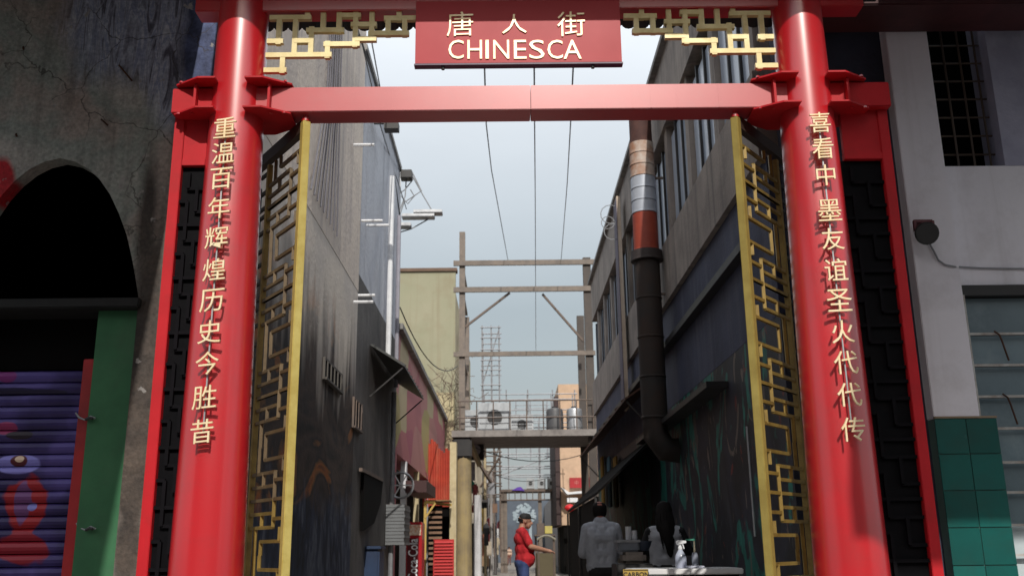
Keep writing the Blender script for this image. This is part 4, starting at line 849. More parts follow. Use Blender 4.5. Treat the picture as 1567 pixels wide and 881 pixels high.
# ------------------------------------------------------------------ right side of the alley
def right_mural():          # spray-painted figures: black and navy ground with teal, tan and grey passages near the street end
    m = bpy.data.materials.new('sprayed_teal_mural'); m.use_nodes = True
    n = m.node_tree.nodes; l = m.node_tree.links; b = n['Principled BSDF']; b.inputs['Roughness'].default_value = .6
    tc = n.new('ShaderNodeTexCoord')
    def nz(sc, sca, dist=1.0, det=8, off=0):
        mp = n.new('ShaderNodeMapping'); mp.inputs['Scale'].default_value = sca; mp.inputs['Location'].default_value = (off, off, off); l.new(tc.outputs['Object'], mp.inputs['Vector'])
        t = n.new('ShaderNodeTexNoise'); t.inputs['Scale'].default_value = sc; t.inputs['Detail'].default_value = det; t.inputs['Distortion'].default_value = dist; l.new(mp.outputs[0], t.inputs['Vector']); return t.outputs['Fac']
    def rp(f, st):
        r = n.new('ShaderNodeValToRGB'); e = r.color_ramp.elements; e[0].position, e[0].color = st[0][0], (*st[0][1], 1); e[1].position, e[1].color = st[-1][0], (*st[-1][1], 1)
        for p, c in st[1:-1]: e.new(p).color = (*c, 1)
        l.new(f, r.inputs['Fac']); return r.outputs['Color']
    def mix(f, a, c):
        x = n.new('ShaderNodeMixRGB'); l.new(f, x.inputs['Fac']); l.new(a, x.inputs[1]); l.new(c, x.inputs[2]); return x.outputs[0]
    K0, K1 = (0, 0, 0), (1, 1, 1)
    col = rp(nz(1.2, (1, .8, .6)), [(.35, (.006, .006, .009)), (.5, (.022, .024, .04)), (.6, (.010, .010, .014)), (.7, (.04, .042, .055))])
    col = mix(rp(nz(.85, (1, 1.1, .6), 1.8, 5, 3), [(.545, K0), (.56, K1), (.62, K1), (.63, K0)]), col, rp(nz(6, (1, 1, .4)), [(.3, (.012, .10, .085)), (.7, (.02, .20, .165))]))
    col = mix(rp(nz(1.9, (1, 1.3, .7), 2, 6, 9), [(.63, K0), (.65, (.8, .8, .8))]), col, rp(nz(5, (1, 1, .3)), [(.3, (.10, .08, .07)), (.7, (.22, .17, .14))]))
    col = mix(rp(nz(2.6, (1, 1, .8), 2, 6, 17), [(.67, K0), (.69, (.8, .8, .8))]), col, rp(nz(5, (1, 1, 1)), [(.3, (.13, .015, .012)), (.7, (.2, .03, .02))]))
    col = mix(rp(nz(11, (1, 1, .25), 1.5, 6, 5), [(.62, K0), (.7, (.5, .5, .5))]), col, rp(nz(5, (1, 1, 1)), [(.3, (.07, .08, .09)), (.7, (.14, .15, .16))]))
    l.new(col, b.inputs['Base Color']); return m
RB = thing('navy_alley_building', 'dark navy building along the right of the alley with brown upper floor and tall windows', 'building', (RX + 1.5, 12, 0))
YE = 24.0
NV = mat('navy_alley_paint', (.032, .038, .072), (.018, .020, .036), rough=.75, scale=1.0, streak=.55, streakc=(.075, .08, .12), bump=.25, grime=.3)
BRW = mat('brown_board_marked_concrete', (.33, .285, .25), (.22, .19, .175), rough=.85, scale=1.6, streak=.7, streakc=(.10, .09, .085), bump=.3, grime=.4)
B(RX, RX + .5, 7.53, YE, 3.0, 4.35).build('middle_wall', mat('navy_blue_paint', (.045, .055, .11), (.028, .032, .065), rough=.75, scale=1.0, streak=.5, streakc=(.09, .095, .14), bump=.25, grime=.3), RB)
B(RX + .002, RX + .5, 7.53, YE, 0, 2.999).build('lower_wall', right_mural(), RB)
B(RX - .06, RX + .5, 7.53, YE, 4.351, 5.15).build('floor_band', BRW, RB)
B(RX - .02, RX + .5, 7.53, YE, 6.75, 7.72).build('parapet', BRW, RB)
B(RX - .10, RX + .3, 7.53, YE, 7.721, 7.80).build('coping', CONC, RB)
B(RX + .28, RX + .5, 7.53, YE, 5.151, 6.749).build('recess_wall', BLACKM, RB)
WG = mat('blue_grey_glass', (.46, .52, .62), (.34, .40, .50), rough=.2, scale=2)
y = 7.7; k = 0
while y < YE - 1.2:
    B(RX + .02, RX + .279, y, y + .2, 5.152, 6.748).build('pier', BRW, RB)
    w = bpy.data.objects.new('window', None); COL.objects.link(w); w.parent = RB; OFF[w.name] = OFF[RB.name]
    ya, yb = y + .205, y + 1.495
    for j in range(3):
        yy = ya + j * (yb - ya) / 3
        B(RX + .08, RX + .09, yy + .02, yy + (yb - ya) / 3 - .02, 5.25, 6.6).build('pane', WG, w)
        B(RX + .05, RX + .12, yy - .018, yy + .018, 5.2, 6.65).build('mullion', BLACKM, w)
    B(RX + .15, RX + .25, ya, yb, 5.153, 5.2).build('sill', CONC, w)
    y += 1.5
# dark diagonal-looking ledges along the wall and lower recess
B(RX - .10, RX - .001, 8.2, YE, 3.75, 3.83).build('ledge', BLACKM, RB)
B(RX - .22, RX - .001, 9.5, 15, 2.72, 2.78).build('ledge', BLACKM, RB)
TP = mat('teal_mural_paint', (.02, .17, .14), (.014, .11, .10), rough=.6, scale=6, contrast=.4)
TB = mat('tan_mural_paint', (.26, .19, .15), (.16, .115, .09), rough=.7, scale=3, streak=.6, streakc=(.09, .07, .065))
BLKP = mat('black_mural_paint', (.012, .012, .018), (.025, .024, .032), rough=.6, scale=6)
# conduit
a = PX(1143, 652, RX - .05); b = PX(1158, 820, RX - .05)
solo('conduit', MB().tube([(RX - .05, a.y, b.z), (RX - .05, a.y, a.z)], .012, 6), STEEL, 'thin pale vertical conduit on the dark mural wall at the right', 'conduit')
# hanging cloths and recesses further down
for (x, c, lb) in ((925, (.30, .18, .03), 'ochre cloth hanging on the right wall beside the dark column'), (936, (.10, .22, .30), 'pale blue cloth hanging between the two ochre cloths'), (946, (.34, .20, .04), 'second ochre cloth hanging on the right wall')):
    p = PX(x, 730, RX - .06); q = PX(x, 775, RX - .06); cl = MB(); w = .55
    for k in range(6):
        cl.box(RX - .10 + .02 * (k % 2), RX - .07 + .02 * (k % 2), p.y + k * w / 6, p.y + (k + 1) * w / 6, q.z, PX(x, 700, RX).z)
    solo('hanging_cloth', cl, mat('cloth_%d' % x, c, rough=.9), lb, 'cloth')
# black stall lean-to on the right with slanting roof, past the people
o = thing('black_canopy_stall', 'black sheet canopy slanting down over the stalls on the right', 'stall', (RX - .6, 17, 0))
MB().prism([(RX - .02, 14.0, 2.8), (RX - .95, 14.0, 1.95), (RX - .95, 14.0, 1.91), (RX - .02, 14.0, 2.74)], (0, 7, 0)).build('canopy_sheet', VOID, o)
B(RX - .93, RX - .90, 14.2, 20.8, .02, 1.9).build('side_curtain', VOID, o)
for y in (14.05, 17.5, 20.85): B(RX - .97, RX - .935, y, y + .06, 0.02, 1.9).build('post', BLACKM, o)
aw2 = awning((915, 690), (1000, 560), RX, .45, .3, mat('orange_black_reflection', (.10, .035, .015), (.03, .015, .012), rough=.6, scale=2, contrast=.5), 'reflection_awning', 'added awning high on the right wall, orange-brown reflections put into its colour')  # awning put in to carry orange-brown reflections on the wall
# chimney pipe
cy = 13.4; c_ = PX(985, 300, RX - .28); cy = c_.y; r0 = .17
ch = thing('chimney_pipe', 'tall banded metal flue, white over rust red, in front of the navy building', 'chimney', (c_.x, cy, 0))
zz = [P(985, y, cy).z for y in (150, 221, 273, 328, 385, 400, 640)]
mats = [mat('dark_rusty_cowl', (.05, .018, .015), (.10, .04, .03), rough=.8, scale=5), mat('rust_streaked_white', (.52, .47, .42), (.34, .17, .10), rough=.6, scale=3.5, contrast=.25, streak=.5, streakc=(.22, .16, .13)),
        mat('pale_blue_grey_tin', (.45, .48, .54), (.38, .41, .47), rough=.4, metal=.2, scale=4), mat('rust_red_paint', (.34, .055, .025), (.24, .035, .02), rough=.6, scale=4), mat('dark_collar', (.04, .03, .03), rough=.7), mat('sooty_steel', (.022, .02, .02), (.04, .025, .02), rough=.8, scale=4)]
for i in range(6):
    a, b = zz[i + 1], zz[i]
    nseg = {0: 1, 1: 3, 2: 3, 3: 1, 4: 1, 5: 4}[i]
    for k in range(nseg):
        za_ = a + (b - a) * k / nseg; zb_2 = a + (b - a) * (k + 1) / nseg
        rr_ = r0 * (1.0 if i != 4 else 1.25) * (.92 if i == 0 else 1)
        MB().lathe((c_.x, cy, za_), [(rr_ + .008, 0), (rr_ + .008, .018), (rr_, .025), (rr_, zb_2 - za_ - .004)], 28).build('flue_section', mats[i], ch, smooth=True)
MB().tube([(c_.x, cy, zz[6]), (c_.x, cy, zz[6] - .22), (c_.x + .12, cy, zz[6] - .4), (RX + .05, cy, zz[6] - .42)], .165, 20).build('flue_elbow', mats[5], ch, smooth=True)
for z in (zz[2], zz[4] - .6): MB().bar((c_.x, cy, z), (RX, cy, z), .03).build('bracket', DSTEEL, ch)
# cream chimney stub on the roof farther on
p0, p1 = PX(957, 300, RX - .01), P(943, 420, PX(957, 300, RX).y)
o = thing('cream_parapet_pier', 'narrow cream rendered pier at the far edge of the right roofline', 'pier', (RX - .1, p0.y, 4))
xp = P(943, 300, p0.y).x
B(xp, RX - .11, p0.y, p0.y + .4, 3.5, p0.z).build('pier_body', mat('cream_render', (.56, .47, .38), (.48, .39, .31), rough=.8, scale=4, grime=.3), o)
B(xp - .012, xp - .001, p0.y - .01, p0.y + .4, 3.5, p0.z - .05).build('edge_strip', mat('dark_edge', (.12, .10, .14), rough=.7), o)
for (cx_, cy_, r_) in ((935, 325, .18), (938, 352, .15), (931, 338, .12)):
    p = P(cx_, cy_, p0.y); cable([(p.x + r_ * math.cos(t), p0.y + .1, p.z + r_ * math.sin(t)) for t in [k * .5 for k in range(14)]], .008, {935: 'upper loop of thin wire by the cream pier', 938: 'lower loop of thin wire by the cream pier', 931: 'smallest loop of thin wire left of the cream pier'}[cx_])

# ------------------------------------------------------------------ farther along the alley
PIPE = mat('scaffold_tube', (.36, .37, .40), (.26, .25, .26), rough=.5, metal=.4, scale=10)
def scaffold(name, Y, vx, hy, ytop, ybot, r_, label, depth=1.2, m_=PIPE, brace=True):
    c = P(sum(vx) / len(vx), 838, Y)
    t = thing(name, label, 'scaffold', (c.x, Y, 0))
    for d in (0, depth):
        for x in vx:
            a, b = P(x, ytop, Y), P(x, ybot, Y); X_ = (a.x + b.x) / 2
            MB().tube([(X_, Y + d, max(b.z, .02)), (X_, Y + d, a.z)], r_, 6).build('upright', m_, t)
        for y in hy:
            a, b = P(vx[0] - 3, y, Y), P(vx[-1] + 3, y, Y); z = (a.z + b.z) / 2 + .02
            MB().tube([(a.x, Y + d - r_ * 2, z), (b.x, Y + d - r_ * 2, z)], r_ * .9, 6).build('ledger', m_, t)
    if brace:
        MB().tube([P(vx[0], hy[-1], Y + .05), P(vx[-1], hy[0], Y + .05)], r_ * .8, 6).build('brace', m_, t)
    return t
scaffold('scaffold', 38, (738, 752, 764), (502, 518, 536, 552, 567, 590), 498, 655, .028, 'thin tube scaffold tower rising behind the platform')
scaffold('scaffold', 44, (742, 756, 765), (678, 692, 708, 722, 740, 757), 640, 852, .035, 'scaffold bay against the left side beyond the frame', 2.0, DSTEEL)
scaffold('scaffold', 52, (765, 778, 826, 851), (695, 714, 727), 640, 750, .035, 'open tube scaffold across the alley above the far air conditioners', 1.5)
scaffold('scaffold', 60, (790, 812, 838), (620, 640, 655), 612, 700, .03, 'faint far scaffold seen above the platform', 1.5, PIPE, False)
scaffold('scaffold', 41, (740, 775, 808, 846, 880), (604, 628, 648), 596, 655, .028, 'wide low scaffold deck with rails behind the water tanks', 1.5, PIPE, False)
# far platform with three AC units
Y = 50.0
fp_ = thing('far_platform', 'dark far platform across the alley with purple cloth on its edge', 'platform', (P(805, 838, Y).x, Y, 0))
a, b = P(766, 752, Y), P(858, 750, Y)
B(a.x, b.x, Y, Y + 1.6, a.z, a.z + .12).build('deck', DSTEEL, fp_)
for x in (768, 773, 826, 856): q = P(x, 752, Y); B(q.x - .09, q.x + .09, Y + .1, Y + .28, 0.02, a.z).build('post', SFM, fp_)
for x in range(770, 858, 9): q = P(x, 748, Y); MB().tube([(q.x, Y + .02, a.z - .45), (q.x, Y + .02, a.z)], .02, 5).build('hanger', DSTEEL, fp_)
q0, q1 = P(766, 760, Y), P(856, 760, Y); MB().tube([(q0.x, Y, a.z - .42), (q1.x, Y, a.z - .42)], .04, 6).build('lower_rail', DSTEEL, fp_)
pc0, pc1 = P(783, 748, Y - .1), P(803, 748, Y - .1)
MB().prism([(pc0.x, Y - .06, pc0.z - .05), (pc1.x, Y - .06, pc0.z - .08), (pc1.x - .2, Y - .06, pc0.z + .12), (pc0.x + .3, Y - .06, pc0.z + .10)], (0, .03, 0)).build('purple_cloth', mat('purple_cloth', (.13, .06, .42), rough=.8), fp_)
for x, lb in ((812, 'left one of the three grey air conditioners on the far platform'), (829, 'middle one of the three grey air conditioners on the far platform'), (844, 'right one of the three grey air conditioners on the far platform')):
    q = P(x, 747, Y + .2); ac_unit(q.x, Y + .3, a.z + .12, .40, .56, lb, 'air conditioners on the far platform')
# far buildings
o = thing('far_tan_building', 'sunlit tan building on the right at the far end of the alley', 'building', (P(885, 838, 46).x, 46, 0))
a, b = P(859, 790, 46), P(925, 640, 46)
B(a.x, b.x + 3, 46, 52, 2.2, P(880, 664, 46).z + 2.4).build('wall', mat('tan_pink_plaster', (.55, .38, .26), (.47, .33, .23), rough=.85, scale=3, grime=.2), o)
B(a.x - .22, a.x - .002, 45.9, 52, 2.2, P(880, 664, 46).z + 1.8).build('dark_edge_wall', mat('dark_brown_wall', (.05, .03, .03), rough=.8), o)
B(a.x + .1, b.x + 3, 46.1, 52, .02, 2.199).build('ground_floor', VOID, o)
s_a, s_b = P(872, 746, 45.8), P(906, 730, 45.8)
sg = thing('red_shop_sign', 'red shop sign with small pale characters on the far tan building', 'sign', ((s_a.x + s_b.x) / 2, 45.8, s_a.z))
B(s_a.x, s_b.x, 45.8, 45.95, s_a.z, s_b.z).build('board', mat('sign_red', (.34, .012, .018), rough=.5), sg)
for k, ch in enumerate('中华'): text_mb(ch, (s_a.x + (.30 + .42 * k) * (s_b.x - s_a.x), 45.79, (s_a.z + s_b.z) / 2), .20, .02, bold=.01).build('chinese_character', mat('sign_pink_print', (.55, .16, .14), rough=.6), sg)
o = thing('white_awning', 'white curved awning under the red shop sign', 'awning', (s_a.x, 45, P(880, 756, 45).z))
w0, w1, w2 = P(859, 745, 45), P(868, 756, 45), P(905, 753, 45)
MB().prism([w0, w1, w2, (w2.x, 45, w2.z + .12), (w1.x + .1, 45, w1.z + .1)], (0, .9, 0)).build('sheet', WHITE, o)
a, b = P(868, 768, 44), P(884, 761, 44)
solo('white_sign_strip', B(a.x, b.x, 44, 44.05, a.z, b.z), WHITE, 'short white sign strip beneath the white awning', 'sign')
q = P(872, 777, 43)
ln = thing('red_lantern', 'red paper lantern hanging under the far awning', 'lantern', (q.x, 43, q.z))
MB().lathe((q.x, 43, q.z - .16), [(.05, 0), (.17, .05), (.23, .14), (.23, .2), (.16, .29), (.05, .33)], 16).build('shade', mat('lantern_red', (.6, .015, .02), rough=.5), ln, smooth=True)
MB().tube([(q.x, 43, q.z + .17), (q.x, 43, q.z + .6)], .012, 5).build('cord', WIRE, ln)
MB().lathe((q.x + .03, 43, q.z - .62), [(.02, 0), (.06, .1), (.03, .45)], 8).build('tassel', mat('pink_tassel', (.6, .25, .22), rough=.8), ln)
# end wall with tree mural
o = thing('end_wall', 'blue grey end wall with a pale painted tree', 'wall', (0, 84, 0))
a, b = P(745, 860, 84), P(875, 764, 84)
EW = mat('blue_grey_end_wall', (.10, .125, .16), (.06, .07, .09), rough=.8, scale=.4, grime=.3)
B(a.x, b.x, 84, 85, .0, b.z).build('wall', EW, o)
PT = mat('pale_tree_paint', (.34, .40, .44), (.24, .30, .34), rough=.8, scale=.8)
tc_ = P(802, 786, 83.98); rt = random.Random(3)
for k in range(70):
    aa = rt.uniform(0, 6.28); rr_ = rt.uniform(.1, 1) ** .6 * 1.0; c = (tc_.x + math.cos(aa) * rr_, 83.985 - .0006 * k, tc_.z + math.sin(aa) * rr_ * .85); s = rt.uniform(.05, .19)
    MB().prism([(c[0] + s * math.cos(t), c[1], c[2] + s * .8 * math.sin(t)) for t in [k2 * 1.047 for k2 in range(6)]], (0, .0004, 0)).build('painted_leaf_patch', PT, o)
q = P(812, 830, 83.9); B(q.x - .12, q.x + .12, 83.97, 83.999, .3, tc_.z - .5).build('painted_trunk', PT, o)
o = thing('far_left_houses', 'mixed low house fronts along the left of the alley beyond the steel frame', 'building', (-1.4, 60, 0))
rnd = random.Random(8)
FX = P(738, 838, 48).x
y = 48.3
cols = [(.34, .30, .24), (.16, .14, .14), (.42, .38, .30), (.22, .17, .15), (.30, .30, .31), (.13, .11, .10)]
k = 0
while y < 83.5:
    w = rnd.uniform(2.5, 5); w = min(w, 83.9 - y)
    B(-5, FX + .01 * k, y, y + w - .01, 0.02, rnd.uniform(4.2, 7.5)).build('house_front', mat('house_%d' % (k % 6), cols[k % 6], rough=.85, scale=1.2, streak=.5, grime=.4), o)
    if w > 2.9: B(FX + .01 * k, FX + .02 + .01 * k, y + .8, y + 1.9, .03, 2.3).build('door', VOID, o); B(FX + .01 * k, FX + .03 + .01 * k, y + .8, y + 1.9, 3, 3.9).build('window', VOID, o)
    y += w; k += 1
o = thing('far_right_houses', 'dark shop fronts along the right side beyond the navy building', 'building', (2.5, 34, 0))
B(4.1, 6, 24.1, 36, 0.02, 6.2).build('house_front', mat('dark_plum_wall', (.06, .045, .05), (.04, .03, .03), rough=.8, streak=.4), o)
B(4.0, 6, 36.01, 45.5, 0.02, 3.6).build('house_front', mat('dark_red_wall', (.11, .02, .02), (.07, .02, .02), rough=.8, streak=.4), o)
FXR = P(856, 838, 60).x
B(FXR, 7, 52.5, 83.9, 0.02, 4.6).build('house_front', mat('grey_far_wall', (.30, .28, .27), rough=.85, streak=.4), o)
# --- merchandise and poles crowded along the left wall beyond the frame: each one a thing
def pole(x, yt, Y_, r_, c, label, yb=900):
    q = P(x, yt, Y_); solo('pole', MB().tube([(q.x, Y_, .02), (q.x, Y_, q.z)], r_, 8), mat('pole_paint_%s' % '_'.join(str(int(v * 100)) for v in c), c, rough=.6, grime=.3), label, 'pole', smooth=True)
pole(731, 757, 30.5, .12, (.62, .62, .64), 'white pole just right of the ochre column')
pole(742, 700, 36, .05, (.45, .36, .22), 'tan pole standing left of the scaffold bay')
pole(751, 720, 40, .06, (.30, .28, .27), 'grey pole between the tan pole and the scaffold')
pole(757, 690, 46, .07, (.10, .09, .09), 'black pole behind the scaffold bay')
pole(769, 760, 56, .10, (.40, .37, .33), 'pale post at the left end of the far platform')
def box_thing(name, x0, y0, x1, y1, Y_, d, m_, label, cat, bev=.01):
    a, b = P(x0, y1, Y_), P(x1, y0, Y_)
    return solo(name, B(a.x, b.x, Y_, Y_ + d, max(a.z, .02), b.z), m_, label, cat, bevel=bev)
CL = lambda n, c: mat(n, c, tuple(v * .7 for v in c), rough=.85, scale=6)
def garment(x, y0, y1, w, Y_, m_, label):      # hanging shirt with shoulders and sleeves
    a, b = P(x, y0, Y_), P(x, y1, Y_); W_ = w / (1525 / Y_); H = a.z - b.z
    pts = [(-.12, 0), (.12, 0), (.5, -.12), (.62, -.45), (.42, -.5), (.36, -.3), (.38, -1), (-.38, -1), (-.36, -.3), (-.42, -.5), (-.62, -.45), (-.5, -.12)]
    t = thing('hanging_shirt', label, 'shirt', (a.x, Y_, b.z), 'garments hung out along the stalls')
    MB().prism([(a.x + u * W_, Y_ + .03 * math.sin(i * 2.1), a.z + v * H) for i, (u, v) in enumerate(pts)], (0, .08, 0)).build('cloth', m_, t)
    MB().tube([(a.x - W_ * .3, Y_ + .04, a.z - .02), (a.x, Y_ + .04, a.z + .08), (a.x + W_ * .3, Y_ + .04, a.z - .02)], .012, 5).build('hanger', STEEL, t)
garment(736, 776, 812, 10, 37, CL('mustard_cloth', (.42, .28, .07)), 'mustard shirt hanging beside the white pole')
garment(727, 740, 770, 9, 31, CL('pink_cloth', (.42, .10, .10)), 'faded pink shirt high beside the ochre column')
garment(748, 792, 828, 10, 42, CL('maroon_cloth', (.20, .03, .04)), 'maroon shirt hanging in the left stalls')
garment(755, 800, 838, 9, 45, CL('black_cloth', (.015, .015, .018)), 'black shirt hanging nearest the scaffold bay')
garment(741, 815, 850, 9, 38, CL('terracotta_cloth', (.32, .12, .08)), 'terracotta shirt hanging low in the left stalls')
garment(760, 820, 848, 8, 50, CL('cream_cloth', (.45, .38, .28)), 'cream shirt hanging before the far posts')
q = P(717, 744, 31.0)
o = thing('teal_sign', 'small round teal sign sticking out above the white pole', 'sign', (q.x, 31, q.z))
MB().lathe((0, 0, 0), [(.2, 0), (.2, .05)], 18)
tb = MB().tube([(q.x, 31.0, q.z), (q.x, 31.05, q.z)], .22, 20); tb.build('disc', mat('teal_enamel', (.02, .32, .22), rough=.5), o)
MB().bar((q.x, 31.03, q.z + .2), (q.x, 31.03, q.z + .75), .05).build('bracket', DSTEEL, o)
B(q.x - .1, q.x + .1, 30.99, 31.08, q.z + .3, q.z + .55).build('white_plate', WHITE, o)
box_thing('stall_crate', 735, 838, 748, 866, 42, .6, mat('brown_crate', (.22, .14, .08), rough=.8), 'brown crate on the ground by the left stalls', 'crate')
box_thing('grey_drum_box', 750, 848, 762, 868, 55, .5, CONC, 'grey block near the far scaffold foot', 'block')
box_thing('dark_cabinet', 722, 800, 735, 900, 33, .6, BLACKM, 'dark cabinet beside the white pole', 'cabinet')
box_thing('stall_board', 745, 828, 752, 850, 39.5, .05, CL('beige_board', (.45, .38, .30)), 'beige board leaning in the left stalls', 'board')
# more goods, boards and lamps crowding the left side under and beyond the steel frame
def board(x, y0, x1, y1, Y_, m_, label, name='hanging_board', cat='board'):
    a, b = P(x, y1, Y_), P(x1, y0, Y_); t = thing(name, label, cat, ((a.x + b.x) / 2, Y_, a.z))
    B(a.x, b.x, Y_, Y_ + .04, a.z, b.z).build('face', m_, t, bevel=.006)
    MB().tube([((a.x + b.x) / 2 - .08, Y_ + .02, b.z), ((a.x + b.x) / 2, Y_ + .02, b.z + .22), ((a.x + b.x) / 2 + .08, Y_ + .02, b.z)], .010, 5).build('hanging_wire', WIRE, t)
board(713, 776, 722, 806, 29.8, CL('ochre_board', (.45, .30, .07)), 'ochre board hanging just right of the column below the teal sign')
board(722, 772, 730, 784, 31.5, CL('crimson_board', (.30, .03, .04)), 'small crimson board between the teal sign and the scaffold')
board(733, 768, 745, 777, 33.5, CL('black_board', (.02, .02, .02)), 'small black board under the left scaffold bay')
board(738, 764, 746, 768, 32.8, WHITE, 'narrow white board right above the black one')
board(752, 770, 761, 784, 41, CL('brown_cloth', (.20, .12, .08)), 'brown board beside the grey pole')
board(749, 738, 757, 756, 38, CL('grey_board', (.30, .30, .32)), 'grey board high on the scaffold bay')
board(723, 826, 733, 858, 34.5, CL('dusty_pink', (.40, .20, .16)), 'dusty pink panel low beside the dark cabinet')
board(757, 808, 764, 822, 47, WHITE, 'white panel low before the far posts')
board(720, 706, 727, 735, 30.6, CL('grey_board', (.30, .30, .32)), 'grey strip hanging above the teal sign')
garment(728, 800, 838, 9, 33.2, CL('tan_cloth', (.34, .24, .14)), 'tan shirt hanging low behind the white pole')
garment(744, 800, 834, 9, 35.5, CL('charcoal_cloth', (.05, .05, .055)), 'charcoal shirt hanging beside the terracotta one')
garment(765, 796, 822, 8, 52, CL('rose_cloth', (.34, .09, .11)), 'rose shirt hanging at the far end of the left stalls')
for i, (x0, y0_, x1, y1_, Y_, lb) in enumerate(((718, 672, 734, 712, 30.2, 'slanting timber prop above the teal sign'), (731, 705, 752, 738, 35, 'slanting dark prop across the left scaffold bay'), (764, 700, 735, 745, 37, 'slanting dark prop rising to the right in the scaffold bay'))):
    solo('timber_prop', MB().bar(P(x0, y0_, Y_), P(x1, y1_, Y_ + .5), .12 - .03 * i), (CREAM, DSTEEL, DSTEEL)[i], lb, 'prop')
q = P(727, 688, 31); o = thing('black_speaker', 'boxy black loudspeaker fixed under the left end of the platform', 'loudspeaker', (q.x, 31, q.z))
B(q.x - .28, q.x + .28, 31, 31.4, q.z - .3, q.z + .35).build('cabinet', BLACKM, o, bevel=.02)
MB().tube([(q.x, 30.985, q.z), (q.x, 30.999, q.z)], .18, 16).build('cone', STEEL, o)
# low cables sagging from wall to wall
for (x0, y0_, Y0_, x1, y1_, Y1_, sg_, lb) in ((700, 672, 30, 905, 690, 34, .5, 'sagging cable slung just under the platform'), (735, 715, 42, 858, 722, 47, .5, 'sagging cable crossing before the far tan building'), (612, 470, 20, 700, 560, 28, .6, 'cable sagging across the pale green flank')):
    a, b = P(x0, y0_, Y0_), P(x1, y1_, Y1_)
    solo('overhead_cable', MB().tube([a.lerp(b, k / 10) + Vector((0, 0, -sg_ * 4 * (k / 10) * (1 - k / 10))) for k in range(11)], .014, 5), WIRE, lb, 'cable')
# food cart in the middle with arched canopy, and the yellow box
q = P(834, 838, 27)
ct = thing('food_cart', 'food cart with an arched dark canopy right of the man in red', 'cart', (q.x, 27, 0))
arc = []
for k in range(9):
    u = k / 8; arc.append(P(822 + 28 * u, 828 - 9 * math.sin(math.pi * (.1 + .8 * u)), 27))
MB().tube(arc, .035, 6).build('arch_rim', mat('olive_grey_rim', (.22, .20, .15), rough=.6), ct, smooth=True)
can = MB(); 
for i in range(8): can.add([arc[i], arc[i + 1], arc[i + 1] + Vector((0, 1.2, 0)), arc[i] + Vector((0, 1.2, 0))], [(0, 1, 2, 3)])
can.build('canopy', VOID, ct)
a, b = P(822, 846, 27), P(850, 846, 27)
B(a.x, b.x, 27.05, 28.1, .45, a.z).build('counter', mat('olive_brown_board', (.10, .08, .04), rough=.7), ct)
for x in (a.x + .04, b.x - .04): MB().tube([(x, 27.05, .1), (x, 27.05, arc[0].z)], .025, 6).build('post', DSTEEL, ct)
for x in (a.x + .08, b.x - .08): MB().tube([(x, 27.0, .22), (x + .04, 27.0, .22)], .2, 14).build('wheel', BLACKM, ct)
box_thing('yellow_box', 834, 804, 845, 816, 29, .4, mat('yellow_carton', (.50, .42, .10), (.42, .36, .12), rough=.6, scale=8), 'yellow box sitting above the cart canopy', 'box')
box_thing('dark_carton', 822, 800, 833, 818, 30, .4, DSTEEL, 'dark carton left of the yellow box', 'box')
box_thing('box_shelf', 818, 817, 850, 820, 28.8, .7, DSTEEL, 'shelf board under the yellow box', 'shelf')
solo('shelf_bracket', MB().bar((P(848, 820, 29).x, 29.2, 0.02), (P(848, 820, 29).x, 29.2, P(848, 820, 29).z), .06).bar((P(820, 820, 29).x, 29.2, 0.02), (P(820, 820, 29).x, 29.2, P(820, 820, 29).z), .06), DSTEEL, 'pair of dark legs carrying the shelf of boxes', 'rack')
